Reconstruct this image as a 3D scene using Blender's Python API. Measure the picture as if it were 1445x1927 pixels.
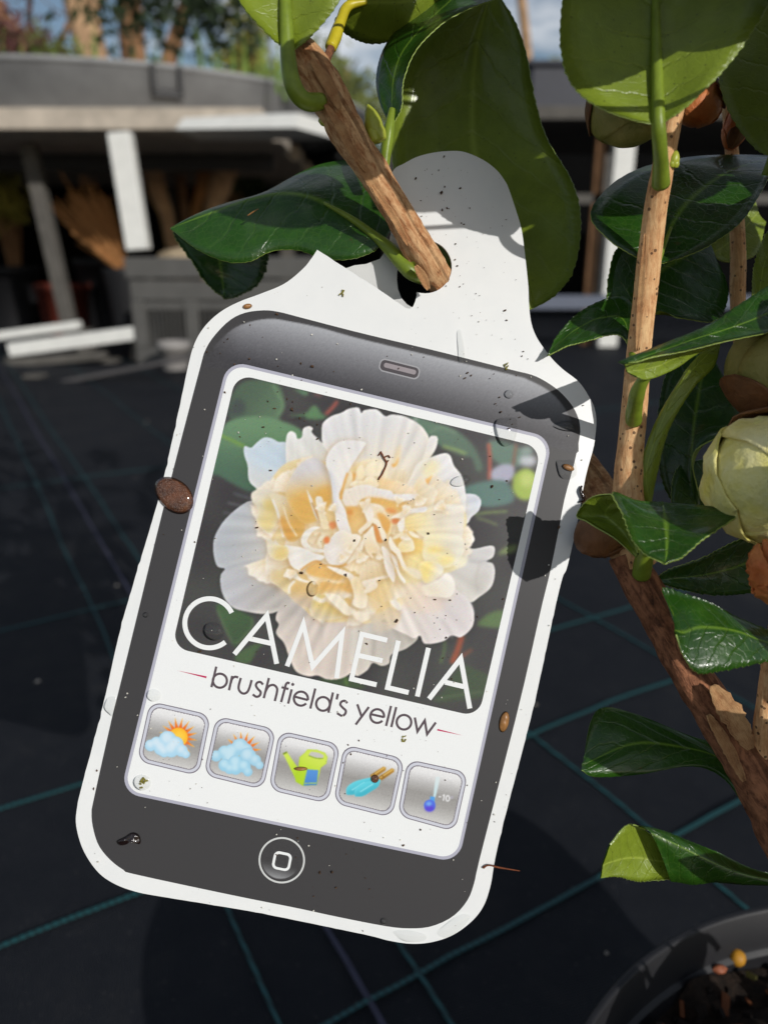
import bpy, math, random
import numpy as np
from mathutils import Vector, Matrix, noise as mnoise
from mathutils.geometry import tessellate_polygon

for o in list(bpy.data.objects):
    bpy.data.objects.remove(o)
scene = bpy.context.scene
COL = scene.collection
rnd = random.Random(7)
nrs = np.random.RandomState(11)

# ------------------------------------------------------------------ camera
CAM_H = 0.40
PITCH = math.radians(18.5)
IMW, IMH, FPX = 1445.0, 1927.0, 1447.0
CX, CY = 722.5, 963.5
cam_d = bpy.data.cameras.new('camera')
cam = bpy.data.objects.new('camera', cam_d)
COL.objects.link(cam)
cam.location = (0, 0, CAM_H)
cam.rotation_euler = (math.pi / 2 - PITCH, 0, 0)
cam_d.sensor_fit = 'VERTICAL'
cam_d.sensor_height = 36.0
cam_d.sensor_width = 27.0
cam_d.lens = 36.0 * FPX / IMH
cam_d.clip_start = 0.01
cam_d.clip_end = 500.0
cam_d.dof.use_dof = True
cam_d.dof.focus_distance = 0.197
cam_d.dof.aperture_fstop = cam_d.lens * 1e-3 / 0.0024
scene.camera = cam

# ------------------------------------------------------------------ world, sun, exposure
SUN_DIR = Vector((-0.583, 0.890, -0.492)).normalized()      # the way the light travels
sun_el = math.asin(-SUN_DIR.z)
sun_az = math.atan2(-SUN_DIR.x, -SUN_DIR.y)
world = bpy.data.worlds.new('World')
scene.world = world
world.use_nodes = True
wn, wl = world.node_tree.nodes, world.node_tree.links
wn.clear()
w_out = wn.new('ShaderNodeOutputWorld')
w_bg = wn.new('ShaderNodeBackground')
w_sky = wn.new('ShaderNodeTexSky')
w_sky.sky_type = 'NISHITA'
w_sky.sun_disc = False
w_sky.sun_elevation = sun_el
w_sky.sun_rotation = sun_az
w_sky.air_density = 1.0
w_sky.dust_density = 0.6
w_bg.inputs['Strength'].default_value = 0.088
w_tc = wn.new('ShaderNodeTexCoord')
w_map = wn.new('ShaderNodeMapping')
w_map.inputs['Scale'].default_value = (3.0, 3.0, 9.0)
w_no = wn.new('ShaderNodeTexNoise')
w_no.inputs['Scale'].default_value = 1.6
w_no.inputs['Detail'].default_value = 6
w_no.inputs['Roughness'].default_value = 0.6
w_cr = wn.new('ShaderNodeValToRGB')
w_cr.color_ramp.elements[0].position = 0.47
w_cr.color_ramp.elements[1].position = 0.68
w_mix = wn.new('ShaderNodeMix'); w_mix.data_type = 'RGBA'
w_mix.inputs['B'].default_value = (12.0, 12.4, 13.0, 1)
wl.new(w_tc.outputs['Generated'], w_map.inputs['Vector'])
wl.new(w_map.outputs['Vector'], w_no.inputs['Vector'])
wl.new(w_no.outputs['Fac'], w_cr.inputs['Fac'])
wl.new(w_cr.outputs['Color'], w_mix.inputs['Factor'])
wl.new(w_sky.outputs['Color'], w_mix.inputs['A'])
wl.new(w_mix.outputs['Result'], w_bg.inputs['Color'])
wl.new(w_bg.outputs['Background'], w_out.inputs['Surface'])

sun_d = bpy.data.lights.new('sun', 'SUN')
sun_d.energy = 3.8
sun_d.angle = math.radians(0.53)
sun_d.color = (1.0, 0.965, 0.92)
sun = bpy.data.objects.new('sun', sun_d)
COL.objects.link(sun)
sun.rotation_euler = SUN_DIR.to_track_quat('-Z', 'Y').to_euler()
sun.location = (2, -3, 3)

scene.view_settings.view_transform = 'Standard'
scene.view_settings.look = 'None'
scene.view_settings.exposure = -0.49
scene.view_settings.gamma = 1.0
scene.render.engine = 'CYCLES'
scene.render.resolution_x, scene.render.resolution_y = 767, 1024
scene.cycles.max_bounces = 4
scene.cycles.transparent_max_bounces = 8

# ------------------------------------------------------------------ geometry helpers
_cp, _sp = math.cos(PITCH), math.sin(PITCH)
def ray(x, y):
    a, b = (x - CX) / FPX, -(y - CY) / FPX
    return Vector((a, _cp + b * _sp, -_sp + b * _cp))
def P(x, y, d):                      # photo position + distance along the lens axis -> world
    return Vector((0, 0, CAM_H)) + ray(x, y) * d
def WY(x, y, Y):                     # ... at a given world distance Y
    r = ray(x, y)
    return Vector((0, 0, CAM_H)) + r * (Y / r.y)
def G(x, y, z=0.0):                  # ... on a level plane
    r = ray(x, y)
    return Vector((0, 0, CAM_H)) + r * ((z - CAM_H) / r.z)

ORIG = {}
def tag(o, label=None, cat=None, group=None, kind=None):
    if label: o['label'] = label
    if cat: o['category'] = cat
    if group: o['group'] = group
    if kind: o['kind'] = kind
    return o
def empty(name, loc):
    o = bpy.data.objects.new(name, None)
    COL.objects.link(o)
    o.location = loc
    o.empty_display_size = 0.02
    ORIG[o] = Vector(loc)
    return o
def mobj(name, verts, faces, mats, parent=None, loc=None, smooth=False, mi=None, uvs=None, cols=None):
    """one mesh object out of world-space vertices"""
    if parent is not None:
        org = ORIG[parent]
    else:
        org = Vector(loc) if loc is not None else Vector(verts[0])
    V = np.asarray([tuple(v) for v in verts], dtype=np.float64) if not isinstance(verts, np.ndarray) else verts
    V = V - np.array(org)
    me = bpy.data.meshes.new(name)
    if isinstance(faces, np.ndarray):
        faces = faces.tolist()
    me.from_pydata(V.tolist(), [], faces)
    if not isinstance(mats, (list, tuple)): mats = [mats]
    for m in mats: me.materials.append(m)
    if mi is not None: me.polygons.foreach_set('material_index', np.asarray(mi, dtype=np.int32))
    if smooth: me.polygons.foreach_set('use_smooth', np.ones(len(me.polygons), dtype=bool))
    if uvs is not None:
        uv = me.uv_layers.new(name='UVMap')
        li = np.empty(len(me.loops), dtype=np.int32)
        me.loops.foreach_get('vertex_index', li)
        uv.data.foreach_set('uv', np.asarray(uvs, dtype=np.float32)[li].ravel())
    if cols is not None:
        ca = me.color_attributes.new('Col', 'FLOAT_COLOR', 'POINT')
        c4 = np.ones((len(V), 4), dtype=np.float32); c4[:, :3] = cols
        ca.data.foreach_set('color', c4.ravel())
    me.update()
    o = bpy.data.objects.new(name, me)
    COL.objects.link(o)
    if parent is not None:
        o.parent = parent
        ORIG[o] = Vector(org)
    else:
        o.location = org
        ORIG[o] = Vector(org)
    return o

def cr(pts, n, closed=False):
    """Catmull-Rom through rows of any dimension, evenly sampled"""
    p = np.asarray(pts, dtype=np.float64)
    if len(p) == 1: return np.repeat(p, n, 0)
    if closed:
        q = np.vstack([p[-1], p, p[0], p[1]])
        segs = len(p)
    else:
        q = np.vstack([2 * p[0] - p[1], p, 2 * p[-1] - p[-2]])
        segs = len(p) - 1
    t = np.linspace(0, segs, n, endpoint=not closed)
    i = np.minimum(t.astype(int), segs - 1)
    u = (t - i)[:, None]
    a, b, c, d = q[i], q[i + 1], q[i + 2], q[i + 3]
    return 0.5 * (2 * b + (c - a) * u + (2 * a - 5 * b + 4 * c - d) * u ** 2 + (3 * b - a - 3 * c + d) * u ** 3)

def tube_data(path, radii, seg=14, n=None, rough=0.0, freq=300.0, cap=True, seed=0.0, stretch=1.0):
    path = [tuple(p) for p in path]
    pr = np.array([list(p) + [r] for p, r in zip(path, radii)])
    n = n or max(8, len(path) * 6)
    s = cr(pr, n)
    c, r = s[:, :3], np.maximum(s[:, 3], 1e-5)
    tg = np.gradient(c, axis=0); tg /= np.linalg.norm(tg, axis=1)[:, None] + 1e-12
    up = np.array([0.31, 0.52, 0.79]); nx = np.cross(tg[0], up); nx /= np.linalg.norm(nx)
    V, UV = [], []
    L = np.r_[0, np.cumsum(np.linalg.norm(np.diff(c, axis=0), axis=1))]
    for i in range(n):
        nx = nx - tg[i] * nx.dot(tg[i]); nx /= np.linalg.norm(nx)
        ny = np.cross(tg[i], nx)
        for k in range(seg):
            a = 2 * math.pi * k / seg
            dr = nx * math.cos(a) + ny * math.sin(a)
            rr = r[i]
            if rough:
                q = Vector((math.cos(a) * 2.2 + seed, math.sin(a) * 2.2, L[i] * freq / stretch))
                rr *= 1 + rough * mnoise.fractal(q, 1.0, 2.0, 4)
            V.append(c[i] + dr * rr); UV.append((L[i], k / seg))
    F = [(i * seg + k, i * seg + (k + 1) % seg, (i + 1) * seg + (k + 1) % seg, (i + 1) * seg + k)
         for i in range(n - 1) for k in range(seg)]
    if cap:
        F.append(tuple(range(seg - 1, -1, -1)))
        F.append(tuple((n - 1) * seg + k for k in range(seg)))
    return V, F, UV
def tube(name, path, radii, mat, parent=None, **kw):
    V, F, UV = tube_data(path, radii, **kw)
    return mobj(name, V, F, mat, parent, smooth=True, uvs=UV)
class MB:
    """collects boxes and tubes into one mesh"""
    def __init__(self): self.V, self.F = [], []
    def add(self, V, F):
        b = len(self.V); self.V += [tuple(v) for v in V]; self.F += [tuple(b + i for i in f) for f in F]
    def box(self, a, b, jitter=0.0):
        (x0, y0, z0), (x1, y1, z1) = a, b
        V = [(x, y, z) for x in (x0, x1) for y in (y0, y1) for z in (z0, z1)]
        self.add(V, [(0, 1, 3, 2), (4, 6, 7, 5), (0, 4, 5, 1), (2, 3, 7, 6), (0, 2, 6, 4), (1, 5, 7, 3)])
    def bar(self, p, q, w, h, up=(0, 0, 1)):
        p, q = Vector(p), Vector(q); d = (q - p).normalized()
        s = d.cross(Vector(up)).normalized(); u = s.cross(d).normalized()
        V = [c + s * (w / 2 * i) + u * (h / 2 * j) for c in (p, q) for i in (-1, 1) for j in (-1, 1)]
        self.add(V, [(0, 1, 3, 2), (4, 6, 7, 5), (0, 4, 5, 1), (2, 3, 7, 6), (0, 2, 6, 4), (1, 5, 7, 3)])
    def tube(self, path, radii, **kw):
        V, F, _ = tube_data(path, radii, **kw); self.add(V, F)
    def build(self, name, mat, parent=None, smooth=False, loc=None, bevel=0.0):
        o = mobj(name, self.V, self.F, mat, parent, smooth=smooth, loc=loc)
        if bevel:
            m = o.modifiers.new('bevel', 'BEVEL'); m.width = bevel; m.segments = 2
        return o

# ------------------------------------------------------------------ materials
def lin(c):
    c = np.asarray(c, dtype=np.float64) / 255.0
    return np.where(c <= 0.04045, c / 12.92, ((c + 0.055) / 1.055) ** 2.4)
def L4(c): return tuple(lin(c)) + (1.0,)
class NT:
    def __init__(self, name):
        self.m = bpy.data.materials.new(name); self.m.use_nodes = True
        self.t = self.m.node_tree; self.n = self.t.nodes; self.l = self.t.links
        self.b = self.n['Principled BSDF']
    def new(self, t, **kw):
        nd = self.n.new(t)
        for k, v in kw.items():
            if k.startswith('i_'): nd.inputs[k[2:].replace('_', ' ')].default_value = v
            else: setattr(nd, k, v)
        return nd
    def link(self, a, b): self.l.new(a, b)
    def math(self, op, a, b=None, c=None, clamp=False):
        nd = self.n.new('ShaderNodeMath'); nd.operation = op; nd.use_clamp = clamp
        for i, v in enumerate((a, b, c)):
            if v is None: continue
            if isinstance(v, (int, float)): nd.inputs[i].default_value = v
            else: self.l.new(v, nd.inputs[i])
        return nd.outputs[0]
    def mix(self, fac, a, b, blend='MIX'):
        nd = self.n.new('ShaderNodeMix'); nd.data_type = 'RGBA'; nd.blend_type = blend
        for k, v in (('Factor', fac), ('A', a), ('B', b)):
            s = nd.inputs[k] if k == 'Factor' else [q for q in nd.inputs if q.name == k and q.type == 'RGBA'][0]
            if isinstance(v, (int, float)): s.default_value = v
            elif isinstance(v, tuple): s.default_value = v
            else: self.l.new(v, s)
        return [q for q in nd.outputs if q.type == 'RGBA'][0]
    def noise(self, scale, detail=4, rough=0.55, vec=None, dist=0.0):
        nd = self.n.new('ShaderNodeTexNoise')
        nd.inputs['Scale'].default_value = scale; nd.inputs['Detail'].default_value = detail
        nd.inputs['Roughness'].default_value = rough; nd.inputs['Distortion'].default_value = dist
        if vec is not None: self.l.new(vec, nd.inputs['Vector'])
        return nd.outputs['Fac']
    def ramp(self, fac, stops):
        nd = self.n.new('ShaderNodeValToRGB'); e = nd.color_ramp.elements
        while len(e) < len(stops): e.new(0.5)
        for q, (p, c) in zip(e, stops): q.position = p; q.color = c if len(c) == 4 else tuple(c) + (1,)
        self.l.new(fac, nd.inputs['Fac']); return nd.outputs['Color']
    def obj(self): return self.n.new('ShaderNodeTexCoord').outputs['Object']
    def uv(self): return self.n.new('ShaderNodeTexCoord').outputs['UV']
    def scaled(self, vec, s):
        nd = self.n.new('ShaderNodeMapping'); nd.inputs['Scale'].default_value = s
        self.l.new(vec, nd.inputs['Vector']); return nd.outputs['Vector']
    def bump(self, h, strength=0.3, dist=0.001):
        nd = self.n.new('ShaderNodeBump'); nd.inputs['Strength'].default_value = strength
        nd.inputs['Distance'].default_value = dist; self.l.new(h, nd.inputs['Height'])
        self.l.new(nd.outputs['Normal'], self.b.inputs['Normal'])
    def set(self, **kw):
        for k, v in kw.items():
            s = self.b.inputs[k.replace('_', ' ')]
            if isinstance(v, (int, float, tuple)): s.default_value = v
            else: self.l.new(v, s)
        return self.m

def flat(name, c, rough=0.5, spec=0.4, var=0.12, scale=60.0, bump=0.0, bscale=None, bdist=0.001, **kw):
    """plain stuff with uneven tone and fine relief"""
    k = NT(name); v = k.obj()
    c = lin(c); n = k.noise(scale, 5, 0.6, v)
    a = tuple(np.clip(c * (1 - var), 0, 1)) + (1,); b = tuple(np.clip(c * (1 + var), 0, 1)) + (1,)
    col = k.ramp(n, [(0.3, a), (0.7, b)])
    k.set(Base_Color=col, Roughness=rough, Specular_IOR_Level=spec, **kw)
    if bump: k.bump(k.noise(bscale or scale * 4, 4, 0.6, v), bump, bdist)
    return k.m
# ================================================================== the plant label
TN = np.array([math.tan(math.radians(-3.5)), math.tan(math.radians(2.5)), 1.0])
TP0 = np.array([(640 - CX) / FPX, (1150 - CY) / FPX, 1.0]) * 0.2
_right, _up, _fwd = Vector((1, 0, 0)), Vector((0, _sp, _cp)), Vector((0, _cp, -_sp))
TNW = -(_right * TN[0] - _up * TN[1] + _fwd * TN[2]).normalized()      # out of the printed face
def tag_depth(x, y):
    r = np.array([(x - CX) / FPX, (y - CY) / FPX, 1.0])
    return TN.dot(TP0) / TN.dot(r)
def T(x, y, off=0.0):
    return P(x, y, tag_depth(x, y)) + TNW * off
def Tarr(xy, off=0.0):
    xy = np.asarray(xy, dtype=np.float64)
    r = np.stack([(xy[:, 0] - CX) / FPX, (xy[:, 1] - CY) / FPX, np.ones(len(xy))], 1)
    d = TN.dot(TP0) / (r @ TN)
    b = -r[:, 1]
    w = np.stack([r[:, 0], _cp + b * _sp, -_sp + b * _cp], 1) * d[:, None]
    return w + np.array([0, 0, CAM_H]) + np.array(TNW) * off

def print_mat(name, c, rough=0.42):
    k = NT(name); v = k.obj()
    n = k.noise(9000.0, 2, 0.5, v)
    c = lin(c)
    col = k.ramp(n, [(0.25, tuple(np.clip(c * 0.93, 0, 1)) + (1,)), (0.75, tuple(np.clip(c * 1.06, 0, 1)) + (1,))])
    k.set(Base_Color=col, Roughness=rough, Specular_IOR_Level=0.22)
    return k.m
def vcol_mat(name, rough=0.42):
    k = NT(name)
    a = k.new('ShaderNodeAttribute', attribute_name='Col')
    k.set(Base_Color=a.outputs['Color'], Roughness=rough, Specular_IOR_Level=0.22)
    return k.m
def tag_plastic():
    k = NT('white_plastic'); v = k.obj()
    n = k.noise(70.0, 5, 0.6, v); d = k.noise(900.0, 3, 0.7, v)
    c = k.ramp(n, [(0.3, L4((229, 231, 230))), (0.7, L4((236, 237, 235)))])
    dirt = k.math('GREATER_THAN', d, 0.735)
    c2 = k.mix(k.math('MULTIPLY', dirt, 0.35), c, L4((150, 135, 115)))
    k.set(Base_Color=c2, Roughness=0.33, Specular_IOR_Level=0.4)
    k.bump(k.noise(160.0, 3, 0.5, v), 0.05, 0.0005)
    return k.m
M_WHITE = tag_plastic()
M_BEZEL = print_mat('print_charcoal', (64, 63, 64))
M_BORDER = print_mat('print_lavender_grey', (176, 176, 190))
M_LETTER = print_mat('print_white_ink', (236, 238, 237))
M_TYPE = print_mat('print_dark_type', (88, 76, 82))
M_PINK = print_mat('print_crimson', (190, 38, 92))
M_VCOL = vcol_mat('print_photo')

def sh_poly(name, outer, off, mat, parent, holes=(), n_off=None):
    loops = [[Vector((x, y, 0)) for x, y in L] for L in (outer,) + tuple(holes)]
    tri = tessellate_polygon(loops)
    pts = [p for L in (outer,) + tuple(holes) for p in L]
    V = Tarr(pts, off) if n_off is None else np.array([T(x, y, o) for (x, y), o in zip(pts, n_off)])
    F = []
    for t in tri:
        a, b, c = (Vector(V[i]) for i in t)
        F.append(tuple(t) if (b - a).cross(c - a).dot(TNW) > 0 else tuple(reversed(t)))
    return mobj(name, V, F, mat, parent)
def rquad(c, r, n=9, inset=0.0):
    """rounded corners on a four-cornered outline"""
    c = [np.array(p, dtype=float) for p in c]
    if inset:
        m = sum(c) / 4
        out = []
        for i in range(4):
            p, a, b = c[i], c[i - 1], c[(i + 1) % 4]
            out.append(p + inset * ((a - p) / np.linalg.norm(a - p) + (b - p) / np.linalg.norm(b - p)))
        c = out
    o = []
    for i in range(4):
        p, a, b = c[i], c[i - 1], c[(i + 1) % 4]
        u = (a - p) / np.linalg.norm(a - p); v = (b - p) / np.linalg.norm(b - p)
        ce = p + r * (u + v)
        for k in range(n):
            t = math.pi / 2 * k / (n - 1)
            o.append(tuple(ce - r * v * math.cos(t) - r * u * math.sin(t)))
    return o

plant_tag = empty('plant_tag', T(800, 505))
tag(plant_tag, 'white plastic plant label printed with a pale camellia, looped round a branch', 'plant label')

hole_arc = [(800 + 50 * math.cos(a), 502 + 50 * math.sin(a)) for a in np.linspace(math.radians(108), math.radians(-100), 26)]
outline_main = ([(597, 470), (600, 472), (700, 536), (757, 575), (764, 580), (771, 581), (777, 577), (781, 568), (784, 557)] + hole_arc +
    [(770, 452), (752, 447), (736, 442)] + [tuple(p) for p in cr([(735, 430), (733, 390), (734, 350), (740.5, 320), (759.6, 308), (785, 295), (817, 287), (852, 284), (877, 287), (909, 301),
     (934.7, 320.5), (950, 341), (957, 355.5), (971, 397), (981, 432), (987, 476), (993.6, 537), (995, 572), (999, 606), (1008, 632), (1022, 654), (1040, 677), (1060, 696),
     (1089, 719), (1108.7, 748), (1118, 768), (1121.6, 793), (1119, 825), (1115, 847), (1100.6, 901), (1086, 983), (1067, 1066), (1058, 1087), (1043, 1149), (1003.5, 1330),
     (951.6, 1531), (932, 1613), (922.6, 1667), (909, 1706), (886, 1735), (851, 1760), (812, 1773), (773, 1776), (731, 1770), (692, 1760), (572, 1735), (460, 1713),
     (308, 1688), (256, 1678), (215.6, 1663), (184, 1640), (157, 1599), (144, 1553), (146, 1518), (154, 1482), (195, 1325), (232.6, 1163), (298, 941), (340, 757), (352, 700),
     (365, 650), (385, 615), (415, 587), (450, 568), (490, 553), (535, 534), (570, 506), (588, 484)], 330)])
def slab(name, outline, thick, mat, parent, front=None):
    """sheet with real thickness: printed face, back and cut edge"""
    n = len(outline)
    fo = front or [0.0] * n
    Vf = np.array([T(x, y, o) for (x, y), o in zip(outline, fo)])
    Vb = Vf - np.array(TNW) * thick
    tri = tessellate_polygon([[Vector((x, y, 0)) for x, y in outline]])
    F = []
    for t in tri:
        a, b, c = (Vector(Vf[i]) for i in t)
        t = tuple(t) if (b - a).cross(c - a).dot(TNW) > 0 else tuple(reversed(t))
        F.append(t); F.append(tuple(n + i for i in reversed(t)))
    for i in range(n):
        j = (i + 1) % n
        F.append((i, j, n + j, n + i))
    return mobj(name, np.vstack([Vf, Vb]), F, mat, parent)
def ragged(o, step=9.0, j=0.55):
    """cut plastic edge: resampled with tiny nicks"""
    q = []
    for i in range(len(o)):
        a, b = np.array(o[i], float), np.array(o[(i + 1) % len(o)], float); L_ = np.linalg.norm(b - a); k = max(1, int(L_ / step))
        for m in range(k):
            p = a + (b - a) * m / k
            if m: p = p + nrs.normal(0, j * (.35 if nrs.rand() < .8 else 1.6), 2)
            q.append(tuple(p))
    return q
tag_sheet = slab('label_sheet', ragged(outline_main), 0.0006, M_WHITE, plant_tag)

# the strap of the loop, pushed behind the shoulder of the sheet
strap = [(768, 450), (735, 441), (730, 462), (716, 479), (690, 487), (668, 489), (640, 497), (610, 520), (640, 560), (720, 600), (775, 600), (790, 570), (781, 556), (772, 552), (760, 541),
         (753, 527), (750, 512), (750, 500), (753, 485), (760, 470), (768, 459)]
strap_off = [-0.0003 - max(0.0, (y - 448)) / 130.0 * 0.0115 for x, y in strap]
slab('loop_strap', strap, 0.0006, M_WHITE, plant_tag, strap_off)

# printed phone body
bezel = [(496, 584), (460, 589), (431, 604), (402, 634), (386, 661), (377, 692), (339, 836), (301.6, 982), (262, 1145), (224, 1300), (211, 1352), (178, 1500), (173, 1530), (176, 1559), (186.5, 1591),
         (207, 1617), (233, 1637), (258, 1646), (440, 1685), (560, 1709), (634, 1725), (727, 1743), (773, 1747), (812, 1743), (851, 1725), (878, 1696), (891.5, 1663), (905, 1605), (975.5, 1330),
         (1017.6, 1146), (1034, 1079), (1050, 1001), (1062, 938), (1080, 872), (1090, 822), (1091, 806), (1088, 788), (1076.5, 764), (1054, 738), (1028, 719), (1002, 706), (966.5, 697), (871, 673), (807, 657), (680, 627), (568, 598), (525, 587)]
bezel = [tuple(p) for p in cr(bezel, 150, True)]
bz = sh_poly('phone_body_print', bezel, 0.00003, M_BEZEL, plant_tag)

SCR = [(429, 678), (1040, 824), (862, 1624), (227, 1491)]
PHO = [(445, 704), (1018, 842), (900, 1349), (324, 1218)]
sb = sh_poly('screen_border_print', rquad(SCR, 36), 0.00006, M_BORDER, plant_tag, holes=(rquad(SCR, 31, inset=9)[::-1],))
sf = sh_poly('screen_white_print', rquad(SCR, 31, inset=6.0), 0.00013, M_LETTER, plant_tag, holes=(rquad(PHO, 31)[::-1],))

# ------------------------------------------------------------------ painter for the printed pictures
class Canvas:
    def __init__(self, x0, y0, x1, y1, step, base):
        self.x0, self.y0, self.step = x0, y0, step
        self.w, self.h = int((x1 - x0) / step) + 1, int((y1 - y0) / step) + 1
        self.X, self.Y = np.meshgrid(x0 + np.arange(self.w) * step, y0 + np.arange(self.h) * step)
        self.a = np.empty((self.h, self.w, 3)); self.a[:] = base
        self.fl = np.zeros((self.h, self.w))
    def blur(self, m, r):
        r = r / self.step
        if r < 0.3: return m
        n = max(1, int(round(r * 1.2)))
        k = np.exp(-0.5 * (np.arange(-2 * n, 2 * n + 1) / max(r, .3)) ** 2); k /= k.sum()
        p = np.pad(m, 2 * n, mode='edge')
        p = np.apply_along_axis(lambda v: np.convolve(v, k, 'valid'), 0, p)
        return np.apply_along_axis(lambda v: np.convolve(v, k, 'valid'), 1, p)
    def win(self, pts, pad):
        i0 = max(0, int((pts[:, 0].min() - pad - self.x0) / self.step)); i1 = min(self.w, int((pts[:, 0].max() + pad - self.x0) / self.step) + 2)
        j0 = max(0, int((pts[:, 1].min() - pad - self.y0) / self.step)); j1 = min(self.h, int((pts[:, 1].max() + pad - self.y0) / self.step) + 2)
        return j0, j1, i0, i1
    def wmask(self, pts, soft, bb):
        j0, j1, i0, i1 = bb
        X, Y = self.X[j0:j1, i0:i1], self.Y[j0:j1, i0:i1]
        acc = np.zeros(X.shape)
        for dx, dy in ((-.25, -.25), (.25, -.25), (-.25, .25), (.25, .25)):
            xx, yy = X + dx * self.step, Y + dy * self.step
            ins = np.zeros(X.shape, dtype=bool)
            xa, ya = pts[-1]
            for xb, yb in pts:
                if ya != yb:
                    ins ^= ((yb > yy) != (ya > yy)) & (xx < (xa - xb) * (yy - yb) / (ya - yb) + xb)
                xa, ya = xb, yb
            acc += ins
        return self.blur(acc / 4, soft)
    def mask(self, pts, soft=0.8):
        pts = np.asarray(pts); m = np.zeros((self.h, self.w)); bb = self.win(pts, 6 + 4 * soft)
        m[bb[0]:bb[1], bb[2]:bb[3]] = self.wmask(pts, soft, bb)
        return m, bb
    def poly(self, pts, A, B=None, ga=None, gb=None, soft=0.8, smooth=True, alpha=1.0, rim=0.0, rimc=(250, 248, 245), rimw=6.0, sh=0.0, shw=7.0, shd=(-3, 5), shc=(150, 105, 50), fl=False):
        pts = np.asarray(pts, dtype=float)
        if smooth: pts = cr(pts, max(40, len(pts) * 6), True)
        bb = self.win(pts, 8 + 4 * soft + (3 * shw + 6 if sh else 0))
        j0, j1, i0, i1 = bb
        if i1 <= i0 or j1 <= j0: return
        a = self.a[j0:j1, i0:i1]; X, Y = self.X[j0:j1, i0:i1], self.Y[j0:j1, i0:i1]; fw = self.fl[j0:j1, i0:i1]
        m = self.wmask(pts, soft, bb)
        if sh:
            s = self.blur(np.roll(np.roll(m, int(shd[1] / self.step), 0), int(shd[0] / self.step), 1), shw) * sh * (fw if self.fl.any() else 1) * (1 - m)
            a += (np.array(shc, dtype=float) - a) * s[..., None]
        A = np.array(A, dtype=float)
        if B is not None:
            ga, gb = np.array(ga, dtype=float), np.array(gb, dtype=float)
            d = gb - ga
            t = np.clip(((X - ga[0]) * d[0] + (Y - ga[1]) * d[1]) / d.dot(d), 0, 1)
            t = t * t * (3 - 2 * t)
            C = A + (np.array(B, dtype=float) - A) * t[..., None]
        else: C = np.broadcast_to(A, a.shape).copy()
        if rim:
            e = np.clip(1.35 - 1.35 * self.blur(m, rimw), 0, 1) * rim
            C = C + (np.array(rimc, dtype=float) - C) * np.clip(e, 0, 1)[..., None]
        a += (C - a) * (m * alpha)[..., None]
        if fl: np.maximum(fw, m, out=fw)
    def line(self, pts, w, c, soft=0.8, alpha=1.0, taper=False):
        p = cr(np.array(pts, dtype=float), max(12, len(pts) * 6))
        t = np.gradient(p, axis=0); t /= np.linalg.norm(t, axis=1)[:, None] + 1e-9
        nn = np.stack([-t[:, 1], t[:, 0]], 1)
        ww = np.full(len(p), w / 2.0)
        if taper: ww = ww * np.sin(np.linspace(0.12, 3.0, len(p)))
        self.poly(np.vstack([p + nn * ww[:, None], (p - nn * ww[:, None])[::-1]]), c, soft=soft, smooth=False, alpha=alpha)
    def blob(self, x, y, rx, ry, c, soft=2.0, rot=0.0, alpha=1.0):
        a = np.linspace(0, 2 * math.pi, 40, endpoint=False); r = math.radians(rot)
        ex, ey = rx * np.cos(a), ry * np.sin(a)
        self.poly(np.stack([x + ex * math.cos(r) - ey * math.sin(r), y + ex * math.sin(r) + ey * math.cos(r)], 1), c, soft=soft, smooth=False, alpha=alpha)
    def build(self, name, quad, grow, off, parent):
        """fine sheet carrying the picture in its colours"""
        q = np.array(quad, dtype=float); ce = q.mean(0)
        ins = np.ones((self.h, self.w), dtype=bool)
        for i in range(4):
            a, b = q[i], q[(i + 1) % 4]; d = (b - a) / np.linalg.norm(b - a); nv = np.array([-d[1], d[0]])
            if nv.dot(ce - a) < 0: nv = -nv
            ins &= ((self.X - a[0]) * nv[0] + (self.Y - a[1]) * nv[1]) > -grow
        idx = -np.ones((self.h, self.w), dtype=np.int64); idx[ins] = np.arange(ins.sum())
        f = ins[:-1, :-1] & ins[1:, :-1] & ins[:-1, 1:] & ins[1:, 1:]
        F = np.stack([idx[1:, :-1][f], idx[1:, 1:][f], idx[:-1, 1:][f], idx[:-1, :-1][f]], 1)
        V = Tarr(np.stack([self.X[ins], self.Y[ins]], 1), off)
        return mobj(name, V, F, M_VCOL, parent, cols=lin(np.clip(self.a, 0, 255))[ins])
def vw(ox, oy, s):
    return lambda pts: [(ox + x / s, oy + y / s) for x, y in pts]
vB = vw(360, 660, 2.125); v1 = vw(400, 740, 5.161); v2 = vw(660, 740, 5.161); v3 = vw(400, 980, 5.161); v4 = vw(660, 980, 5.161)
v5 = vw(560, 860, 6.02); vC = vw(320, 1100, 4.817); vE = vw(600, 1140, 4.516); vT = vw(380, 680, 4.25); vI = vw(250, 1300, 4.379); vJ = vw(500, 1350, 3.705)
vR = vw(700, 660, 4.014); vX = vw(320, 1230, 5.16); vY = vw(580, 1270, 4.817)
# ------------------------------------------------------------------ printed flower photograph
cv = Canvas(314, 694, 1028, 1360, 1.45, (72, 71, 71))
lo = nrs.rand(12, 13, 3); 
def upn(a, h, w):
    yi = np.linspace(0, a.shape[0] - 1.001, h); xi = np.linspace(0, a.shape[1] - 1.001, w)
    y0, x0 = yi.astype(int), xi.astype(int); fy, fx = (yi - y0)[:, None, None], (xi - x0)[None, :, None]
    fy, fx = fy * fy * (3 - 2 * fy), fx * fx * (3 - 2 * fx)
    return (a[y0][:, x0] * (1 - fy) * (1 - fx) + a[y0 + 1][:, x0] * fy * (1 - fx) + a[y0][:, x0 + 1] * (1 - fy) * fx + a[y0 + 1][:, x0 + 1] * fy * fx)
cv.a += (upn(lo, cv.h, cv.w)[..., :1] - 0.5) * np.array((16, 20, 14))
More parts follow.
